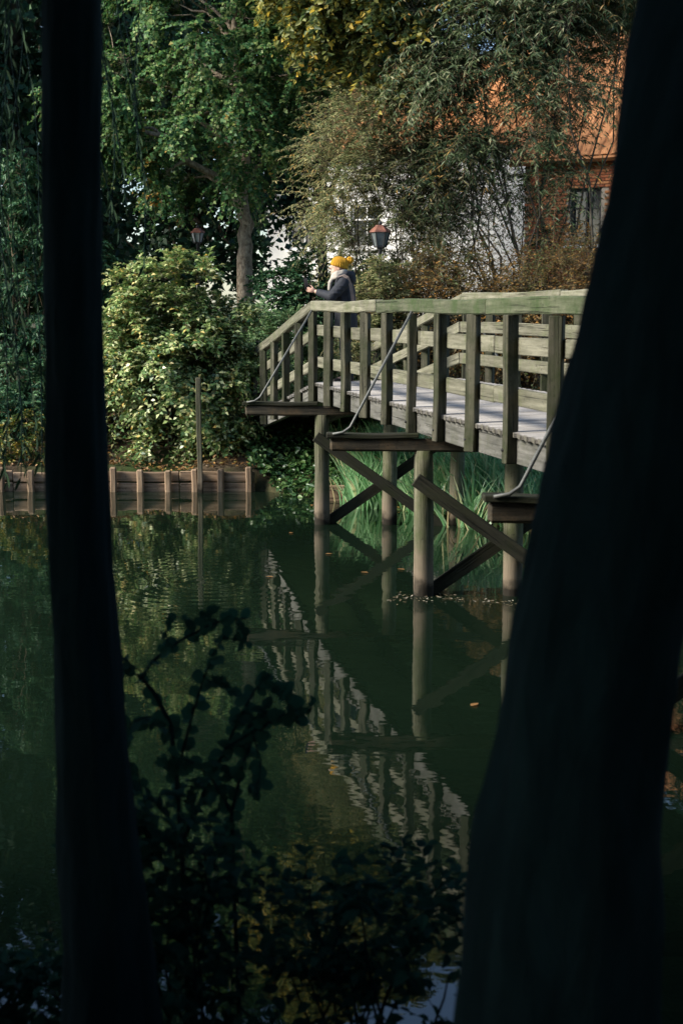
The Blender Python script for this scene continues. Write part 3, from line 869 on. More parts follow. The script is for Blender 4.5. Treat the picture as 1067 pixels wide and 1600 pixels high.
# ------------------------------------------------------------------ street lanterns
M['pale_glass'] = plain('pale_glass', (0.45, 0.49, 0.50), 0.3, 0.5, 0.15, 5)
def lantern(px, py_roof, Y, s, label, glass='frost'):
    p = at(px, py_roof, Y); g = gh(p.x, Y)
    root = empty('street_lantern', (p.x, Y, g)); tag(root, label, 'lantern')
    top = p.z; W = 0.2 * s
    def frus(z0, r0, z1, r1, k=6):
        return MB().tube([Vector((0, 0, z0)), Vector((0, 0, z1))], [r0, r1], k)
    zb = top - 0.42 * s
    base = Vector((p.x, Y, g))
    hz = zb - g
    link('pole', MB().tube([Vector((0, 0, -0.2)), Vector((0, 0, 0.5)), Vector((0, 0, 0.55)), Vector((0, 0, hz - 0.05)), Vector((0, 0, hz))], [0.07, 0.06, 0.035, 0.03, 0.06], 12).mesh('pole', smooth=True), M['iron'], root, base)
    link('glass', frus(hz + 0.02, W * 0.55, hz + 0.27 * s, W * 0.88).mesh('glass'), M[glass], root, base)
    fm = MB()
    for k in range(6):
        a = math.pi / 3 * k
        u = Vector((math.cos(a), math.sin(a), 0))
        fm.tube([u * W * 0.57 + Vector((0, 0, hz)), u * W * 0.92 + Vector((0, 0, hz + 0.28 * s))], [0.012, 0.012], 5)
    fm.tube([Vector((0, 0, hz - 0.01)), Vector((0, 0, hz + 0.02))], [W * 0.6, W * 0.6], 6)
    link('frame', fm.mesh('frame'), M['iron'], root, base)
    rb = MB().tube([Vector((0, 0, hz + 0.275 * s)), Vector((0, 0, hz + 0.30 * s)), Vector((0, 0, hz + 0.385 * s)), Vector((0, 0, hz + 0.41 * s))], [W * 1.05, W * 1.02, W * 0.52, W * 0.45], 6)
    roof = link('roof', rb.mesh('roof'), M['copper'], root, base)
    link('finial', MB().tube([Vector((0, 0, hz + 0.40 * s)), Vector((0, 0, hz + 0.45 * s)), Vector((0, 0, hz + 0.5 * s))], [0.02, 0.035, 0.008], 8).mesh('finial', smooth=True), M['iron'], roof, base)
lantern(594, 351, 23.75, 0.86, 'street lantern with copper roof rising behind the person on the bridge')
lantern(309, 356, 29.5, 0.72, 'small street lantern with copper cap above the pale bush', 'pale_glass')

# ------------------------------------------------------------------ far trees and bushes
mp = at(384, 470, 27)
tree('maple_tree', 'maple tree with pale flaking trunk and clumped green crown behind the pale bush', 'tree', G(mp.x, 27),
     [at(382, 420, 27), at(384, 350, 27), at(378, 300, 27), at(384, 220, 27), at(370, 100, 27), at(360, -60, 27)], 0.17,
     [((-2.4, 26.9, 7.3), (2.7, 2.0, 2.5)), ((-1.6, 27.0, 9.4), (2.5, 2.0, 3.0)), ((-3.7, 26.8, 6.2), (1.3, 1.4, 1.5))], 100, 0.60, 46, 24, 0.080, 0.85,
     M['maple'], M['bark_pale'], up=0.15, outw=0.9, droop=0.35, spread=0.9, flat=0.8, mind=0.58, simple=True)
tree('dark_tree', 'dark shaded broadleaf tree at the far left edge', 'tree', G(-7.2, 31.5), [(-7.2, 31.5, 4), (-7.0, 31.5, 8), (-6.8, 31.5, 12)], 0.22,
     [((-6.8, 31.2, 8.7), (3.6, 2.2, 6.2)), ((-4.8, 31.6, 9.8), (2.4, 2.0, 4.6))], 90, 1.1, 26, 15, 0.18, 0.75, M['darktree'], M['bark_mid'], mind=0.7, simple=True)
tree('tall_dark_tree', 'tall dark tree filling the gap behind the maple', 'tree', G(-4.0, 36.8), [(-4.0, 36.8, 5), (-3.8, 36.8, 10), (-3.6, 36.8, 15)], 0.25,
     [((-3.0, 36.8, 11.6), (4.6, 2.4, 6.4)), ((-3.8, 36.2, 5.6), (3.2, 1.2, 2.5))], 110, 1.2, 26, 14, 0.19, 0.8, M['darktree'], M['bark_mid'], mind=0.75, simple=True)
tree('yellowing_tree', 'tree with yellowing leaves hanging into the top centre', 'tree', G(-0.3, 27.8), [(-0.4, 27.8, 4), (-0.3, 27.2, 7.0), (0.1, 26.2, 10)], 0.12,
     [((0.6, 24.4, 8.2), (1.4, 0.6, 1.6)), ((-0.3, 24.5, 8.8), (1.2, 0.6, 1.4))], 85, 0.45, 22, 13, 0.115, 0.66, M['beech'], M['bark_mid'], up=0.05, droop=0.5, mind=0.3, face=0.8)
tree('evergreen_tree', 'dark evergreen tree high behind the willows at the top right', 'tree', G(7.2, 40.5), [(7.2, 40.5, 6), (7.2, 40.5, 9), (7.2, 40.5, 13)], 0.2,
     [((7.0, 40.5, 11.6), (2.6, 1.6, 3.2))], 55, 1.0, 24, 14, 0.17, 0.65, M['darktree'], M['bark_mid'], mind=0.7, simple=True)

# osier willow with several stems at the right
wb_ = G(3.3, 24.2)
def thin(c):
    """thinner foliage where the photograph shows the houses through the willows"""
    x, z = c[0], c[2]
    for (x0, x1, z0, z1, p_) in ((1.9, 2.9, 4.0, 5.0, 0.8), (1.6, 2.9, 8.8, 10.2, 0.85), (1.8, 3.1, 5.3, 6.4, 0.25), (3.3, 4.4, 4.4, 6.2, 0.35), (0.7, 1.2, 4.8, 6.2, 0.5)):
        if x0 < x < x1 and z0 < z < z1 and random.random() < p_: return False
    return True
shrub('osier_willow', 'tall osier willow with slender stems and narrow grey green leaves at right', 'willow', wb_,
      [((3.1, 24.2, 7.2), (2.2, 0.9, 2.3)), ((3.9, 24.1, 8.6), (2.0, 1.0, 2.0)), ((1.5, 24.4, 6.8), (1.1, 0.7, 1.5)), ((2.6, 24.1, 4.8), (1.5, 0.5, 1.4)), ((2.6, 24.5, 8.2), (2.0, 0.6, 0.9))], 470, 0.42, 15, 16, 0.11, 0.19, M['willow'], M['bark_mid'],
      stems=20, stem_r=0.026, mind=0.16, up=0.5, outw=0.35, droop=0.5, spread=1.0, hang=0.4, fold=0.12, lenf=(0.8, 2.4), simple=True, face=0.6,
      leaf_cut=thin)
shrub('fine_willow', 'fine leaved olive willow bush rising beside the copper lantern', 'willow', G(0.95, 24.5),
      [((0.5, 24.5, 4.9), (1.0, 0.6, 1.7)), ((1.1, 24.5, 4.2), (0.9, 0.5, 1.4)), ((0.5, 23.45, 2.35), (0.55, 0.22, 0.7)), ((1.9, 24.9, 4.7), (1.2, 0.5, 1.0))], 260, 0.38, 17, 16, 0.08, 0.2, M['willow_green'], M['bark_mid'],
      stems=14, stem_r=0.02, mind=0.13, up=0.2, outw=0.6, droop=0.3, spread=1.0, hang=0.2, fold=0.12, lenf=(0.8, 2.4), simple=True, face=0.7,
      leaf_cut=lambda c: not (abs(c[0] - 0.63) < 0.42 and 3.05 < c[2] < 4.6 and c[1] < 24.6) and thin(c))
for k, (x, y, sx, zc, sz, lab) in enumerate(((1.5, 23.9, 0.8, 2.65, 1.05, 'rusty brown twiggy shrub just right of the copper lantern'),
        (2.6, 23.7, 0.9, 2.65, 1.15, 'rusty orange twiggy shrub above the middle of the bridge'),
        (3.8, 23.5, 0.9, 2.7, 1.3, 'tangled brown shrub in front of the brick house'))):
    shrub('rusty_shrub', lab, 'shrub', G(x, y), [((x, y, zc), (sx, 0.6, sz))], 75, 0.42, 24, 9, 0.06, 0.5, M['thicket'], M['twig'], 'rusty shrubs behind the bridge',
          stems=14, stem_r=0.014, mind=0.16, up=0.3, outw=0.3, droop=0.25, spread=1.0, twig_r=0.004, lenf=(0.8, 1.9), simple=True, face=0.9)
shrub('lantern_shrub', 'small olive shrub hiding the foot of the copper roofed lantern', 'shrub', G(0.78, 23.45),
      [((0.66, 23.40, 2.55), (0.45, 0.2, 1.05))], 60, 0.24, 16, 12, 0.062, 0.35, M['willow_green'], M['twig'], stems=9, stem_r=0.01, mind=0.1, up=0.3, simple=True)
shrub('evergreen_hedge', 'dark evergreen hedge behind the person in the yellow hat', 'hedge', G(-0.6, 26.4),
      [((-0.8, 26.2, 2.5), (1.1, 0.5, 1.4)), ((0.3, 26.1, 2.5), (1.0, 0.5, 1.3))], 95, 0.36, 24, 12, 0.08, 0.6, M['hedge'], M['bark_mid'], stems=14, stem_r=0.025, mind=0.17, face=0.9)
shrub('nettle_clump', 'light green leafy herbs beside the far end of the ramp', 'herbs', G(-1.05, 24.3),
      [((-1.15, 24.2, 1.9), (0.55, 0.4, 0.95)), ((-0.5, 24.6, 1.7), (0.7, 0.4, 0.7))], 60, 0.28, 18, 10, 0.08, 0.4, M['herb'], M['twig'], stems=16, stem_r=0.008, mind=0.12, up=0.6, outw=0.3, face=0.9)

# the pale bush, its darker neighbour and low yellow plants
shrub('pale_bush', 'large bush with pale variegated leaves beside the left end of the bridge', 'bush', G(-2.6, 22.9),
      [((-2.6, 22.8, 2.05), (1.25, 0.75, 1.7)), ((-2.95, 22.7, 1.7), (1.25, 0.75, 1.4)), ((-1.95, 22.5, 1.45), (0.8, 0.5, 1.0))], 270, 0.30, 18, 11, 0.084, 0.55, M['dogwood'], M['twig'],
      stems=22, stem_r=0.022, mind=0.13, up=0.2, outw=0.8, droop=0.4, spread=0.95, flat=0.4, face=0.7, simple=True, lenf=(0.6, 1.6))
shrub('shaded_bush', 'shaded deep green bush left of the slim dark trunk', 'bush', G(-5.6, 25.8),
      [((-5.5, 25.8, 2.9), (1.3, 0.8, 2.7)), ((-4.6, 25.6, 2.4), (0.7, 0.6, 2.0))], 110, 0.42, 20, 12, 0.095, 0.5, M['hedge'], M['twig'], stems=16, stem_r=0.03, mind=0.2, droop=0.6, hang=0.3, face=0.9)
shrub('low_green_bush', 'low green bush on the bank behind the yellow plants at the left edge', 'bush', G(-5.0, 23.0),
      [((-5.1, 23.0, 1.2), (0.9, 0.4, 0.75))], 45, 0.3, 16, 10, 0.085, 0.5, M['hedge'], M['twig'], stems=12, stem_r=0.012, mind=0.15, face=0.9)
shrub('yellow_plant', 'low plants with yellow leaves on the bank at the left edge', 'plant', G(-4.7, 22.15),
      [((-4.75, 22.1, 0.7), (0.7, 0.22, 0.42))], 30, 0.2, 12, 8, 0.075, 0.5, M['yellowplant'], M['twig'], stems=14, stem_r=0.006, mind=0.1)

tree('left_shade_tree', 'unseen tall tree added left of the view to shade the dark tree', 'tree', G(-12.5, 29.2), [(-12.5, 29.2, 4), (-12.3, 29.2, 8), (-12.4, 29.2, 12)], 0.22,
     [((-12.4, 29.2, 8.6), (3.2, 2.4, 6.0))], 85, 1.1, 16, 12, 0.26, 0.75, M['darktree'], M['bark_mid'], mind=0.7, simple=True, twig_r=0)  # out of view, added so the dark tree falls in shade
shrub('reflection_screen_willow', 'unseen willow bush added right of the view to block the brick house reflection', 'willow', G(6.7, 25.4),
      [((6.8, 25.4, 3.8), (1.7, 0.9, 2.9))], 170, 0.5, 16, 13, 0.14, 0.24, M['willow'], M['bark_mid'], stems=12, stem_r=0.03, mind=0.22, up=0.4, droop=0.5, simple=True, twig_r=0)  # added out of view: blocks the brick roof's reflection in the water
# high trees closing the sky far behind
for k, (x, y, h, w, lab) in enumerate(((-20, 31, 14, 5.0, 'tall dark tree beyond the left edge of the far bank'), (-7.5, 47, 21, 5.2, 'broad dark tree far behind the left trees'),
        (-1.0, 54, 24, 5.2, 'high dark tree far behind the white house'), (13.2, 50, 18, 4.8, 'tall dark tree behind the brick house'), (21, 46, 20, 5.5, 'tall tree far beyond the right bank'))):
    tree('far_tree', lab, 'tree', G(x, y), [(x, y, h * 0.35), (x + .3, y, h * 0.65), (x, y, h * 0.9)], 0.35,
         [((x, y, h * 0.60), (w, w * 0.6, h * 0.42))], 80, 1.7, 18, 12, 0.34, 0.75, M['darktree'], M['bark_mid'], 'tall trees far behind the pond', mind=1.1, twig_r=0.01, simple=True)

# ------------------------------------------------------------------ reeds, ivy, litter (uncountable)
def reeds():
    n = 6000
    x = RNG.uniform(0.0, 4.6, n); off = RNG.uniform(-0.45, 2.4, n)
    shore = np.interp(x, [-0.2, 0.6, 1.4, 2.2, 4, 8], [20.9, 19.9, 18.7, 17.9, 16.8, 15.5])
    y = shore + off
    # tufts
    tx, ty = RNG.uniform(0, 4.6, 120), RNG.uniform(-.45, 2.3, 120) ** 1.0
    pick = RNG.integers(0, 120, n); x = tx[pick] + RNG.normal(0, .09, n)
    y = np.interp(x, [-0.2, 0.6, 1.4, 2.2, 4, 8], [20.9, 19.9, 18.7, 17.9, 16.8, 15.5]) + ty[pick] + RNG.normal(0, .09, n)
    z = np.maximum(ground_h(x, y), -0.15)
    H = RNG.uniform(0.5, 1.0, n) * (0.75 + 0.25 * RNG.uniform(0, 1, 120)[pick]); W = RNG.uniform(0.012, 0.024, n)
    an = RNG.uniform(0, 2 * math.pi, n); lean = RNG.uniform(0.08, 0.5, n); bend = RNG.uniform(0.1, 0.7, n) ** 1.5
    dx, dy = np.cos(an), np.sin(an); fx, fy = -np.sin(an + .6), np.cos(an + .6)
    K = 6; V = np.empty((n, K, 2, 3), np.float32)
    for k in range(K):
        t = k / (K - 1); ho = H * (lean * t + bend * t ** 3); ve = H * (t - 0.35 * bend * t ** 3)
        w = W * (1 - t ** 2.2) + 0.0008
        for s in (0, 1):
            V[:, k, s, 0] = x + dx * ho + fx * w * (s * 2 - 1); V[:, k, s, 1] = y + dy * ho + fy * w * (s * 2 - 1); V[:, k, s, 2] = z + ve
    b = np.arange(n)[:, None] * K * 2
    Q = np.concatenate([b + np.array([[k * 2, k * 2 + 1, k * 2 + 3, k * 2 + 2]]) for k in range(K - 1)], 1).reshape(-1, 4)
    o = link('reeds', np_mesh('reeds', V, Q), M['reed'])
    tag(o, 'bright green sword leaved reeds growing under and beyond the bridge', 'reeds', kind='stuff')
reeds()

def scatter(name, label, cat, xy, leafL, wr, mat, lift=0.02, flat=1.2, zoff=None, hang=0.0):
    n = len(xy); z = ground_h(xy[:, 0], xy[:, 1]) + RNG.uniform(0.005, lift, n)
    if zoff is not None: z = z + zoff
    P = np.stack([xy[:, 0], xy[:, 1], z], 1)
    A = rand_dirs(n) * np.array([1, 1, 0.35]) + np.array([0, -0.3, -hang]); Nn = unit(rand_dirs(n) * 0.6 + np.array([0, -0.35, flat]))
    V, Q = leaf_arrays(P, A, Nn, leafL * RNG.uniform(.6, 1.3, n), wr)
    tag(link(name, np_mesh(name, V, Q), mat), label, cat, kind='stuff')
n = 2600
xy = np.stack([RNG.uniform(-1.45, 0.1, n), RNG.uniform(20.75, 22.9, n)], 1)
xy = xy[(ground_h(xy[:, 0], xy[:, 1]) > -0.05)]
scatter('ivy', 'ivy creeping over the bank under the ramp', 'ivy', xy, 0.085, 0.8, M['ivy'], 0.22, 0.8)
n = 2600
xy = np.stack([RNG.uniform(-7, -1.3, n), RNG.uniform(21.76, 24.0, n)], 1)
M['litter'] = leaf_mat('fallen_leaf', [(0.0, (0.06, 0.04, 0.02)), (0.5, (0.22, 0.12, 0.05)), (0.85, (0.42, 0.22, 0.06)), (1.0, (0.10, 0.16, 0.05))], None, 0, 0.15)
scatter('leaf_litter', 'fallen brown and orange leaves on top of the left far bank', 'leaf litter', xy, 0.075, 0.6, M['litter'], 0.05)
n = 2500
xy = np.stack([RNG.uniform(0.2, 7, n), RNG.uniform(18.5, 25, n)], 1); xy = xy[ground_h(xy[:, 0], xy[:, 1]) > 0]
scatter('bank_leaves', 'fallen leaves on the bank behind the reeds', 'leaf litter', xy, 0.08, 0.6, M['litter'], 0.05)

# floating leaves and the line of debris at the middle piles
fl = np_mesh('floating_leaf', leaf_arrays(np.array([[-.04, 0, 0]]), np.array([[1., 0, 0]]), np.array([[0, 0, 1.]]), np.array([0.09]), 0.6, 0.12, -0.05)[0], [(0, 1, 2, 3), (0, 3, 4, 5)])
fl.materials.append(M['litter'])
for (px, py) in ((455, 834), (513, 868), (487, 790), (570, 898), (627, 893), (740, 1115), (422, 905)):
    Y = 2.8 * FPX / (py - 480.0); p = at(px, py, Y)
    o = link('floating_leaf', fl, None, None, (p.x, p.y, 0.006), (0, 0, random.uniform(0, 6)))
    tag(o, 'small pale leaf floating on the open water', 'leaf', 'leaves floating on the pond')
n = 260
xx = RNG.uniform(0.45, 2.1, n); yy = 13.35 + 0.22 * np.sin(xx * 2.1) + RNG.normal(0, 0.10, n) * (0.5 + RNG.uniform(0, 1, n)); 
P = np.stack([xx, yy, np.full(n, 0.006)], 1); A = rand_dirs(n) * np.array([1, 1, 0.1]); Nn = unit(rand_dirs(n) * 0.25 + np.array([0, 0, 1]))
V, Q = leaf_arrays(P, A, Nn, RNG.uniform(0.015, 0.05, n), 0.35, 0.1, -0.05)
M['debris'] = leaf_mat('floating_debris', [(0.0, (0.05, 0.04, 0.02)), (0.6, (0.22, 0.17, 0.10)), (1.0, (0.55, 0.5, 0.42))], None, 0, 0.1)
tag(link('floating_debris', np_mesh('floating_debris', V, Q), M['debris']), 'scattered plant debris floating around the nearest round piles', 'debris', kind='stuff')

# ------------------------------------------------------------------ person on the bridge
M['jacket'] = plain('dark_jacket_cloth', (0.016, 0.019, 0.026), 0.75, 0.3, 0.3, 14, 0.3)
M['jeans'] = plain('dark_trousers', (0.02, 0.028, 0.045), 0.85, 0.2, 0.3, 20)
M['skin'] = plain('skin', (0.55, 0.34, 0.25), 0.5, 0.4, 0.08, 20)
M['scarf'] = plain('cream_scarf', (0.36, 0.33, 0.285), 0.9, 0.1, 0.18, 30, 0.4)
M['leather'] = plain('brown_strap', (0.17, 0.13, 0.11), 0.6, 0.3, 0.2, 20)
M['phone'] = plain('phone_black', (0.012, 0.012, 0.014), 0.3, 0.5, 0.1, 10)
M['boots'] = plain('dark_boots', (0.02, 0.016, 0.014), 0.6, 0.3, 0.2, 20)
def knit_mat():
    m, nt, out = new_mat('mustard_knit')
    tc = N(nt, 'ShaderNodeTexCoord')
    w = N(nt, 'ShaderNodeTexWave', Scale=26.0, Distortion=2.5, Detail=2.0); w.bands_direction = 'X'
    n1 = N(nt, 'ShaderNodeTexNoise', Scale=40.0, Detail=4.0)
    nt.links.new(tc.outputs['Object'], w.inputs['Vector']); nt.links.new(tc.outputs['Object'], n1.inputs['Vector'])
    h = mix(nt, 0.5, w.outputs['Color'], n1.outputs['Color'])
    c = ramp(nt, h, [(0.2, (0.34, 0.16, 0.014)), (0.75, (0.64, 0.35, 0.04))])
    principled(nt, out, c, 0.9, 0.1, h, 0.9, 0.012)
    return m
M['knit'] = knit_mat()

def ball(mb, c, r, R=None, seg=14):
    k0 = len(mb.v); c = Vector(c); rows = max(6, seg // 2 + 1)
    for i in range(1, rows):
        a = math.pi * i / rows
        for j in range(seg):
            b = 2 * math.pi * j / seg
            v = Vector((r[0] * math.sin(a) * math.cos(b), r[1] * math.sin(a) * math.sin(b), r[2] * math.cos(a)))
            mb.v.append(c + (R @ v if R else v))
    top, bot = len(mb.v), len(mb.v) + 1
    for z in (r[2], -r[2]):
        v = Vector((0, 0, z)); mb.v.append(c + (R @ v if R else v))
    for i in range(rows - 2):
        for j in range(seg):
            mb.f.append((k0 + i * seg + j, k0 + (i + 1) * seg + j, k0 + (i + 1) * seg + (j + 1) % seg, k0 + i * seg + (j + 1) % seg))
    for j in range(seg):
        mb.f.append((top, k0 + j, k0 + (j + 1) % seg))
        mb.f.append((bot, k0 + (rows - 2) * seg + (j + 1) % seg, k0 + (rows - 2) * seg + j))
def chain(bm, pts, rads, flat=1.0, per=0.4):
    """closed string of overlapping balls along a polyline (fused by the remesh)"""
    for k in range(len(pts) - 1):
        a, b = Vector(pts[k]), Vector(pts[k + 1]); ra, rb = rads[k], rads[k + 1]
        n_ = max(2, int((b - a).length / (min(ra, rb) * per)))
        for j in range(n_ + 1):
            t = j / n_; r = ra + (rb - ra) * t
            ball(bm, a.lerp(b, t), (r, r * flat, r), None, 10)
def fused(name, bm, vox, mat, parent, loc, smooth_it=4):
    o = link(name, bm.mesh(name), mat, parent, loc)
    r = o.modifiers.new('fuse', 'REMESH'); r.mode = 'VOXEL'; r.voxel_size = vox; r.use_smooth_shade = True
    s = o.modifiers.new('smooth', 'SMOOTH'); s.iterations = smooth_it; s.factor = 0.5
    return o

def person():
    # local frame: x = across the bridge (she faces -x), y = away, z up from the deck; stands at the near railing
    i0 = -0.25
    foot = bp(i0, 0.39); base = Vector((foot.x, foot.y, foot.z))
    root = empty('person', base)
    tag(root, 'person in mustard bobble hat and dark jacket leaning on the railing with a phone', 'person')
    H = Vector
    hip = H((0.05, 0, 0.84)); chest = H((0.02, 0, 1.20)); neck = H((-0.01, 0, 1.37)); head = H((-0.055, 0, 1.50))
    hands = {}
    # body: one continuous skin mesh
    bm = MB()
    ball(bm, head, (0.088, 0.072, 0.108)); ball(bm, head + H((-0.035, 0, -0.055)), (0.055, 0.052, 0.055))
    ball(bm, head + H((-0.093, 0, -0.012)), (0.020, 0.013, 0.018)); ball(bm, head + H((-0.085, 0, 0.012)), (0.014, 0.011, 0.022))  # nose
    ball(bm, head + H((-0.083, 0, -0.050)), (0.012, 0.022, 0.008)); ball(bm, head + H((-0.078, 0, -0.066)), (0.013, 0.020, 0.009))  # lips
    ball(bm, head + H((-0.074, 0, -0.092)), (0.020, 0.024, 0.018))                                                           # chin
    for s in (-1, 1):
        ball(bm, head + H((-0.074, s * 0.030, 0.006)), (0.012, 0.015, 0.012))
        ball(bm, head + H((0.012, s * 0.074, -0.012)), (0.017, 0.009, 0.030))
    chain(bm, [head + H((0.02, 0, -0.05)), neck], [0.055, 0.058])
    chain(bm, [neck, chest, hip], [0.07, 0.12, 0.125], 1.15, 0.3)
    for s in (-1, 1):
        sh = H((0.02, s * 0.165, 1.30)); el = H((-0.14, s * 0.20, 1.125)); wr = H((-0.335, s * 0.055, 1.185))
        chain(bm, [neck, sh, el, wr], [0.05, 0.052, 0.042, 0.028])
        knee = H((0.03, s * 0.09, 0.46)); an = H((0.07 + 0.02 * s, s * 0.095, 0.09))
        chain(bm, [hip + H((0, s * 0.07, -0.02)), knee, an], [0.085, 0.058, 0.042])
        chain(bm, [an, an + H((-0.13, 0, -0.045))], [0.04, 0.03])
        # hand: palm and five fingers closing on the phone
        pc = wr + H((-0.055, -s * 0.006, 0.018))
        ball(bm, pc, (0.042, 0.016, 0.034))
        for f, (dz, L) in enumerate(((0.030, 0.062), (0.012, 0.068), (-0.006, 0.062), (-0.022, 0.050))):
            k0 = pc + H((-0.030, 0, dz)); k1 = k0 + H((-L * 0.5, -s * 0.010, 0.006)); k2 = k1 + H((-L * 0.25, -s * 0.026, 0.004))
            chain(bm, [k0, k1, k2], [0.009, 0.0085, 0.007], 1.0, 0.8)
        t0 = pc + H((0.012, -s * 0.008, 0.028)); t1 = t0 + H((-0.024, -s * 0.014, 0.028)); t2 = t1 + H((-0.018, -s * 0.012, 0.010))
        chain(bm, [t0, t1, t2], [0.011, 0.010, 0.008], 1.0, 0.8)
    fused('body', bm, 0.0065, M['skin'], root, base, 2)
    # jacket
    bm = MB()
    chain(bm, [H((0.0, 0, 1.33)), H((0.02, 0, 1.19)), H((0.035, 0, 1.00)), H((0.045, 0, 0.86)), H((0.045, 0, 0.72))], [0.115, 0.150, 0.146, 0.150, 0.158], 1.22, 0.22)
    for s in (-1, 1):
        sh = H((0.02, s * 0.165, 1.30)); el = H((-0.14, s * 0.21, 1.12)); wr = H((-0.305, s * 0.065, 1.175))
        chain(bm, [H((0.0, s * 0.05, 1.34)), sh, el, wr], [0.085, 0.080, 0.068, 0.048], 1.0, 0.3)
    # hood bunched on the back of the neck, sleeve folds
    ball(bm, H((0.085, 0, 1.395)), (0.085, 0.125, 0.062)); ball(bm, H((0.12, 0, 1.35)), (0.06, 0.11, 0.075))
    chain(bm, [H((-0.04, -0.11, 1.37)), H((0.05, -0.12, 1.41)), H((0.12, -0.03, 1.41)), H((0.12, 0.03, 1.41)), H((0.05, 0.12, 1.41)), H((-0.04, 0.11, 1.37))], [0.03, 0.04, 0.045, 0.045, 0.04, 0.03])
    for s in (-1, 1):
        for t_ in (0.25, 0.5, 0.75):
            c = H((0.02, s * 0.165, 1.30)).lerp(H((-0.14, s * 0.21, 1.12)), t_); ball(bm, c + H((0.01, s * 0.012, 0)), (0.082, 0.074, 0.030), None, 10)
    ball(bm, H((0.045, 0, 0.70)), (0.165, 0.20, 0.03))
    fused('jacket', bm, 0.012, M['jacket'], root, base, 3)
    # trousers, boots
    bm = MB()
    ball(bm, H((0.05, 0, 0.80)), (0.13, 0.165, 0.12))
    for s in (-1, 1):
        chain(bm, [H((0.05, s * 0.075, 0.78)), H((0.03, s * 0.09, 0.46)), H((0.07 + 0.02 * s, s * 0.095, 0.12))], [0.10, 0.075, 0.062], 1.0, 0.3)
    fused('trousers', bm, 0.014, M['jeans'], root, base, 3)
    for s in (-1, 1):
        an = H((0.07 + 0.02 * s, s * 0.095, 0.10)); bm = MB()
        chain(bm, [an + H((0, 0, 0.05)), an + H((0.01, 0, -0.045)), an + H((-0.14, 0, -0.062))], [0.055, 0.052, 0.040], 0.95, 0.3)
        fused('boot', bm, 0.01, M['boots'], root, base, 2)
    # hat: slouchy knitted beanie with turned band and bobble
    bm = MB()
    tilt = Matrix.Rotation(math.radians(16), 3, 'Y')
    ball(bm, head + H((0.018, 0, 0.055)), (0.108, 0.090, 0.082), tilt, 20); ball(bm, head + H((0.060, 0, 0.055)), (0.080, 0.080, 0.068), tilt, 16)
    for k in range(22):
        a = 2 * math.pi * k / 22
        v = tilt @ H((0.100 * math.cos(a), 0.084 * math.sin(a), 0.012))
        ball(bm, head + H((0.008, 0, 0.010)) + v, (0.017, 0.017, 0.030), None, 8)
    hat = fused('hat', bm, 0.006, M['knit'], root, base, 2)
    bm = MB(); pc = head + H((0.150, 0, 0.088))
    for k in range(70):
        d = Vector(rand_dirs(1)[0]); ball(bm, pc + d * 0.034, (0.016, 0.016, 0.016), None, 8)
    ball(bm, pc, (0.036, 0.036, 0.036))
    pom = fused('bobble', bm, 0.005, M['knit'], hat, base, 1)
    # scarf
    bm = MB()
    for ring, (zz, rx) in enumerate(((1.375, 0.092), (1.405, 0.085), (1.43, 0.076))):
        pts = [H((-0.035 + rx * math.cos(a), (rx - 0.004) * math.sin(a), zz + 0.018 * math.cos(a))) for a in [2 * math.pi * k / 16 for k in range(17)]]
        chain(bm, pts, [0.026 + 0.004 * (k % 3) for k in range(17)], 1.0, 0.7)
    chain(bm, [H((-0.11, -0.03, 1.38)), H((-0.155, -0.03, 1.30)), H((-0.165, -0.02, 1.22))], [0.032, 0.035, 0.03], 1.3)
    fused('scarf', bm, 0.008, M['scarf'], root, base, 2)
    # strap over the near shoulder and down the back
    sm = MB()
    path = [H((-0.12, -0.105, 1.33)), H((-0.06, -0.165, 1.375)), H((0.01, -0.19, 1.392)), H((0.06, -0.200, 1.36)), H((0.105, -0.19, 1.26)), H((0.13, -0.190, 1.10)), H((0.14, -0.20, 0.96))]
    w = H((0.02, 0.004, 0.012))
    for k, p_ in enumerate(path):
        for dy in (0, -0.006):
            sm.v.append(p_ + w + H((0, dy - 0.006, 0))); sm.v.append(p_ - w + H((0, dy - 0.006, 0)))
    for k in range(len(path) - 1):
        a, b = k * 4, (k + 1) * 4
        sm.f += [(a, a + 1, b + 1, b), (a + 2, b + 2, b + 3, a + 3), (a, b, b + 2, a + 2), (a + 1, a + 3, b + 3, b + 1)]
    link('strap', sm.mesh('strap'), M['leather'], root, base)
    # phone
    ph = beam_mesh('phone', 0.150, 0.009, 0.074, 0.003)
    lx = H((-0.16, 0.0, 0.98)).normalized(); wz = H((0.62, 0.78, 0.10)); wz = (wz - lx * wz.dot(lx)).normalized()
    R = Matrix((lx, wz.cross(lx), wz)).transposed()
    o = link('phone', ph, M['phone'], None, base + H((-0.470, -0.02, 1.285)), R)
    tag(o, 'black phone held up in the hands of the person on the bridge', 'phone')
person()

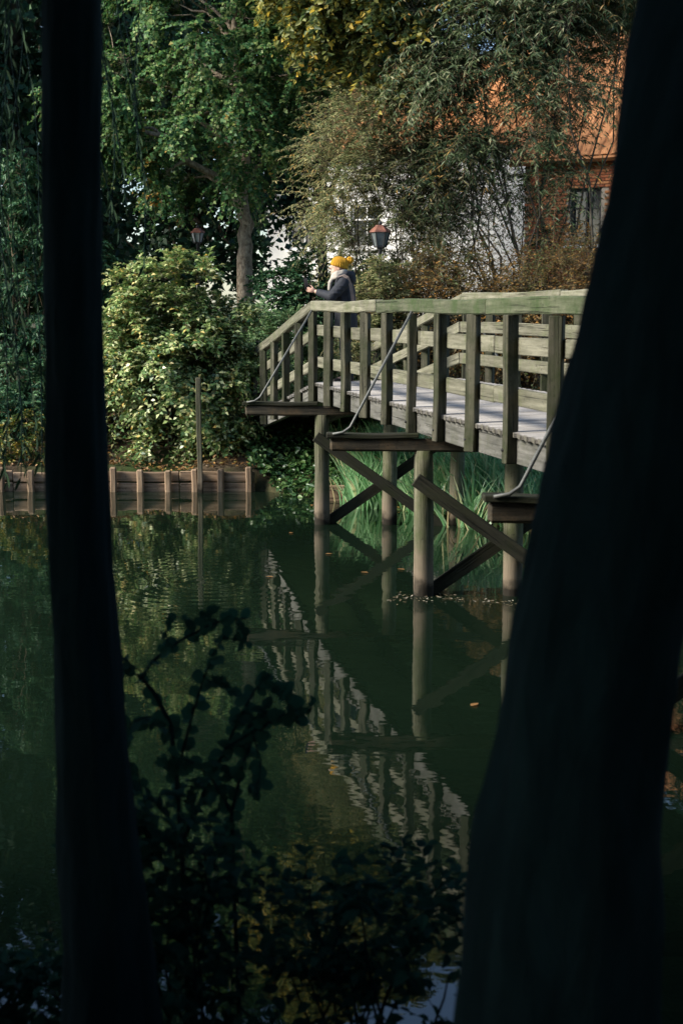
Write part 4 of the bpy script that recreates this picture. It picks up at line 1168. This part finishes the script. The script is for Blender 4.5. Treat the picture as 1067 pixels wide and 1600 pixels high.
# ------------------------------------------------------------------ near bank: trunks, willow strands, sapling, shade trees
def near_trunk(name, label, pts, rads, env, n, cr, leafL):
    base = Vector(pts[0]); root = empty(name, base); tag(root, label, 'tree')
    fine, rr = [], []
    for k in range(len(pts) - 1):
        for j in range(10):
            t = j / 10; fine.append(Vector(pts[k]).lerp(Vector(pts[k + 1]), t)); rr.append(rads[k] + (rads[k + 1] - rads[k]) * t)
    fine.append(Vector(pts[-1])); rr.append(rads[-1])
    mb = MB(); n0 = 0
    K = 40
    for p_, r in zip(fine, rr):
        for j in range(K):
            a = 2 * math.pi * j / K
            g_ = 1 + 0.03 * math.sin(p_.z * 11 + a * 3) * math.sin(p_.z * 4.3) + 0.035 * math.sin(a * 7 + p_.z * 3.1) + 0.025 * math.sin(a * 13 - p_.z * 8) + 0.02 * math.sin(p_.z * 6 + a * 2) + random.uniform(-.012, .012)
            mb.v.append(p_ + Vector((math.cos(a), math.sin(a), 0)) * r * g_)
    for i in range(len(fine) - 1):
        for j in range(K): mb.f.append((i * K + j, i * K + (j + 1) % K, (i + 1) * K + (j + 1) % K, (i + 1) * K + j))
    C = clumps_in(env, n, cr * 0.5)
    top = [p_ for p_ in fine if p_.z > 5.0]
    for c in C:
        c = Vector(c); p_ = min(top, key=lambda q: abs((c.z - q.z) - 0.5 * (c - q).length))
        mb.tube(limb_path(p_, c, 0.05, 5), [0.05 * (1 - 0.17 * j) for j in range(6)], 6, False)
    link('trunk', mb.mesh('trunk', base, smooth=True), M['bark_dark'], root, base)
    V, Q, tv, tq = sprays(C, cr * RNG.uniform(.8, 1.2, len(C)), np.mean(C, 0), 18, 10, leafL, 0.6, twig_r=0)
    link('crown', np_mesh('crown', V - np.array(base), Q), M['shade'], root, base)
Yl = 4.0
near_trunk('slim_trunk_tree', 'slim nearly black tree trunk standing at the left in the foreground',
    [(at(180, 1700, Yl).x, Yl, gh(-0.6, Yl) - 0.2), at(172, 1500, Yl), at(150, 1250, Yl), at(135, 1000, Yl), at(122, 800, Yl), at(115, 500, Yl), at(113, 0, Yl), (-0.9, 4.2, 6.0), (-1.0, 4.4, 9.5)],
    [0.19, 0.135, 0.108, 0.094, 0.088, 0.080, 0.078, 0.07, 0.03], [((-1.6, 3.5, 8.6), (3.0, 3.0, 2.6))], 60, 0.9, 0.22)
Yr = 3.0
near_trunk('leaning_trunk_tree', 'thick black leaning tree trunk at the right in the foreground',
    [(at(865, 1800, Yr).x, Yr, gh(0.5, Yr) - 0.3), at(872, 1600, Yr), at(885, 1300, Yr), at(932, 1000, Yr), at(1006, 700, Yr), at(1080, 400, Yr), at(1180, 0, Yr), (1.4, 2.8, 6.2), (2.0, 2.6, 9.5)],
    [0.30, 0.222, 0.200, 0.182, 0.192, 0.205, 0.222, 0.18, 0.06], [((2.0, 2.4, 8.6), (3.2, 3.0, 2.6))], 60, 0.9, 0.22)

def shade_tree(x, y, h, env, label, n=90, cr=1.1):
    tree('near_bank_tree', label, 'tree', G(x, y), [(x, y, h * .35), (x + .1, y, h * .65), (x, y, h * .92)], 0.2, env, n, cr, 14, 10, 0.32, 0.7, M['shade'], M['bark_dark'],
         'trees on the near bank outside the view', mind=0.6, twig_r=0, simple=True)
shade_tree(-6.6, 2.4, 12, [((-6.6, 2.4, 5.6), (2.9, 4.0, 5.4))], 'dark tree on the near bank left of the view', 90)
shade_tree(-3.6, -5.0, 12, [((-3.6, -5.0, 6.0), (3.4, 2.2, 5.4))], 'dark tree on the near bank behind the viewer on the left', 70)
shade_tree(3.8, -5.5, 12, [((3.8, -5.5, 6.0), (3.4, 2.2, 5.4))], 'dark tree on the near bank behind the viewer on the right', 70)
shade_tree(7.0, 0.5, 12, [((7.0, 0.8, 6.6), (3.0, 3.4, 5.2))], 'dark tree on the near bank right of the view', 70)

def weeping():
    base = G(-7.2, 5.6) ; base = (base[0], 4.4, gh(-7.2, 4.4))
    root = empty('weeping_willow', base); tag(root, 'weeping willow with dark hanging strands at the upper left', 'willow')
    mb = MB().tube([Vector(base) - Vector((0, 0, .2)), Vector((-7.0, 4.8, 3)), Vector((-6.4, 5.6, 6.0)), Vector((-5.6, 6.6, 7.6))], [.3, .24, .18, .1], 14, True, .04)
    P, A, Nn, L = [], [], [], []
    sm = MB()
    def strand(px, py0, py1, Y):
        lo = at(px + random.uniform(-6, 6), py1, Y); hi = at(px, py0, Y); hi = Vector((hi.x - 0.1, hi.y, max(hi.z, 3.6 + random.uniform(0, 2))))
        n_ = int((hi.z - lo.z) / 0.05); pts = []
        ph = random.uniform(0, 6)
        for k in range(n_ + 1):
            t = k / n_; p_ = hi.lerp(lo, t) + Vector((math.sin(t * 5 + ph) * .05, math.cos(t * 4 + ph) * .05, 0)); pts.append(p_)
        sm.tube(pts[::4] + [pts[-1]], [0.003] * (len(pts[::4]) + 1), 4, False)
        for k, p_ in enumerate(pts):
            if random.random() < 0.15: continue
            a = random.uniform(0, 6.28); P.append(p_); A.append((math.cos(a) * .45, math.sin(a) * .45, -1)); Nn.append((-math.sin(a) + .3, math.cos(a), .3)); L.append(random.uniform(.05, .11))
        return hi
    tops = []
    for _ in range(11): tops.append(strand(random.uniform(-90, 70), -60, random.triangular(60, 640, 300), random.uniform(7.5, 9.5)))
    for _ in range(6): tops.append(strand(random.uniform(155, 240), -60, random.triangular(200, 450, 360), random.uniform(8, 9.5)))
    for _ in range(6): tops.append(strand(random.uniform(-10, 60), 300, random.uniform(690, 760), random.uniform(7.5, 8.5)))
    for k in range(6):
        c = Vector(random.choice(tops)) + Vector((0, 0, 0.3))
        mb.tube(limb_path((-6.0, 6.1, 6.8), c, 0.15, 6), [0.06, .05, .04, .03, .022, .015, .01], 6, False)
    for c in tops:
        mb.tube(limb_path((-5.6, 6.6, 7.4), c, 0.12, 5, 0.03), [0.02, .016, .012, .009, .006, .004], 5, False)
    link('trunk', mb.mesh('trunk', base, smooth=True), M['bark_dark'], root, base)
    link('strands', sm.mesh('strands', base), M['bark_dark'], root, base)
    V, Q = leaf_arrays(np.array(P), np.array(A), np.array(Nn, float), np.array(L), 0.2, 0.1, 0.1)
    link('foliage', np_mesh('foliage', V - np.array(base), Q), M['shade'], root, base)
weeping()

def sapling():
    Y = 4.7
    base = Vector((at(300, 1500, Y).x, Y, gh(at(300, 1500, Y).x, Y)))
    root = empty('waterside_sapling', base); tag(root, 'dark round leaved sapling rising from the near bank before the water', 'sapling')
    lm = []
    for k in range(4):
        w = 0.72 + 0.1 * k; nn = 10
        v = [(0, 0, 0)]
        for j in range(1, nn):
            t = j / nn; ww = w * 0.5 * math.sin(math.pi * min(1, t * 0.96 + 0.03)) ** 0.75
            v += [(t, ww, 0.14 * ww - 0.12 * t * t), (t, -ww, 0.14 * ww - 0.12 * t * t), (t, 0, -0.12 * t * t)]
        v.append((1.02, 0, -0.14)); f = []
        for j in range(1, nn - 1):
            a = 1 + (j - 1) * 3; b = a + 3
            f += [(a + 2, a, b, b + 2), (a + 1, a + 2, b + 2, b + 1)]
        f += [(0, 1, 3), (0, 3, 2)]; e = len(v) - 1; a = 1 + (nn - 2) * 3
        f += [(a, e, a + 2), (a + 2, e, a + 1)]
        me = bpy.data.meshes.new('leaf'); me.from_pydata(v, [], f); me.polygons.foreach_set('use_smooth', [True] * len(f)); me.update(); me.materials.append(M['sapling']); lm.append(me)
    stems = [
        ([(300, 1640), (290, 1450), (284, 1320), (276, 1210), (266, 1130), (240, 1080), (222, 1060), (236, 1036), (262, 1014), (290, 996), (325, 978), (352, 968), (385, 966)], 0.011),
        ([(276, 1210), (300, 1120), (318, 1060), (335, 1020), (352, 992)], 0.006),
        ([(284, 1320), (322, 1230), (352, 1170), (380, 1110), (400, 1075), (446, 1080)], 0.008),
        ([(352, 1170), (400, 1140), (440, 1118), (474, 1106)], 0.006),
        ([(380, 1640), (366, 1400), (362, 1270), (378, 1200), (396, 1150), (430, 1120), (468, 1128)], 0.009),
        ([(222, 1060), (206, 1048), (196, 1042)], 0.004),
        ([(266, 1130), (230, 1120), (205, 1130), (200, 1160)], 0.005),
        ([(362, 1270), (330, 1215), (300, 1190), (262, 1180)], 0.006),
        ([(396, 1150), (408, 1190), (404, 1225)], 0.004),
        ([(290, 1450), (250, 1330), (225, 1250), (215, 1200)], 0.006)]
    cnt = 0; XP, XA, XN, XL = [], [], [], []; tw = MB()
    for sidx, (pts, r) in enumerate(stems):
        Ys = Y + random.uniform(-.12, .12) * (0 if sidx == 0 else 1)
        P = [at(x, y, Y + (Ys - Y) * k / len(pts) + 0.03 * math.sin(k * 1.7)) for k, (x, y) in enumerate(pts)]
        if sidx in (0, 4): P[0].z = min(P[0].z, gh(P[0].x, P[0].y) - 0.1)
        m_ = len(P)
        b0 = P[0].copy()
        link('stem', MB().tube([p_ - b0 for p_ in P], [r * (1 - 0.7 * k / (m_ - 1)) for k in range(m_)], 7).mesh('stem', smooth=True), M['bark_dark'], root, b0)
        for k in range(1, m_ - 1):
            if P[k].z < 1.05 or (sidx == 0 and k < 6): continue
            for _ in range(1):
                td = Vector((random.uniform(-1, 1), random.uniform(-.5, .5), random.uniform(-.5, 1))).normalized(); tl = random.uniform(.05, .13)
                a_ = P[k].lerp(P[k + 1], random.random()); b_ = a_ + td * tl
                tw.tube([a_, b_], [0.0025, 0.001], 4, False)
                for q_ in range(5):
                    XP.append(a_.lerp(b_, 0.3 + 0.17 * q_)); XA.append(td * .5 + Vector((random.uniform(-1, 1), random.uniform(-.6, .6), random.uniform(-.9, .6))))
                    XN.append((random.uniform(-.7, .7), -0.9, random.uniform(0, .9))); XL.append(random.uniform(.03, .06))
        for k in range(m_ - 1):
            d = P[k + 1] - P[k]
            if P[k + 1].z < 1.0: continue
            nl = max(1, int(d.length / 0.020))
            for j in range(nl):
                if cnt >= 298: break
                if sidx == 0 and k in (3, 4, 5) and random.random() < 0.4: continue
                p_ = P[k].lerp(P[k + 1], (j + random.random()) / nl)
                sgn = random.choice((-1, 1))
                ax = (d.normalized() * 0.4 + Vector((random.uniform(-1, 1), random.uniform(-.6, .6), random.uniform(-.7, .8)))).normalized()
                s_ = random.uniform(0.034, 0.060)
                R = basis(ax, Vector((random.uniform(-.7, .7), -0.9, random.uniform(0.0, .9))).normalized())
                o = link('leaf', lm[cnt % 4], None, root, p_, R); o.scale = (s_, s_, s_); cnt += 1
    V, Q = leaf_arrays(np.array(XP), np.array(XA), np.array(XN), np.array(XL), 0.72)
    o = link('foliage', np_mesh('foliage', V - np.array(base), Q), M['sapling'], root, base); o['kind'] = 'stuff'
    tag(link('twigs', tw.mesh('twigs', base), M['bark_dark'], root, base), kind='stuff')
    # the thicker, darker growth at its foot
    def low(name, label, env, n_, cut, lf):
        b = Vector((env[0][0][0], env[0][0][1], gh(env[0][0][0], env[0][0][1])))
        r2 = empty(name, b); tag(r2, label, 'bush')
        C = clumps_in(env, n_, 0.07)
        mb = MB()
        for c in C[::3]:
            mb.tube(limb_path((b.x + random.uniform(-.3, .3), b.y + random.uniform(-.1, .1), b.z - .05), Vector(c), 0.05, 5, .03), [0.009, .008, .006, .005, .004, .003], 5, False)
        link('stem', mb.mesh('stem', b, smooth=True), M['bark_dark'], r2, b)
        V, Q, tv, tq = sprays(C, 0.16 * RNG.uniform(.8, 1.3, len(C)), np.mean(C, 0) - np.array([0, 0, .4]), 4, 5, lf, 0.65, up=.3, twig_r=0.0025)
        link('foliage', np_mesh('foliage', V - np.array(b), Q), M['sapling'], r2, b)
        tag(link('twigs', np_mesh('twigs', tv - np.array(b), tq), M['bark_dark'], r2, b), kind='stuff')
    def E(px, py, Y_, a, b_, c_):
        p_ = at(px, py, Y_); return ((p_.x, p_.y, p_.z), (a, b_, c_))
    low('waterside_bush', 'very dark leafy bush at the bottom centre before the water', [E(560, 1490, 4.5, .33, .22, .36), E(400, 1540, 4.5, .4, .2, .26), E(640, 1400, 4.6, .14, .15, .2)], 55, None, 0.06)
    low('bank_bush', 'very dark low bush between the slim trunk and the sapling', [E(250, 1420, 4.4, .2, .2, .4), E(60, 1560, 4.6, .3, .2, .2)], 60, None, 0.06)
sapling()
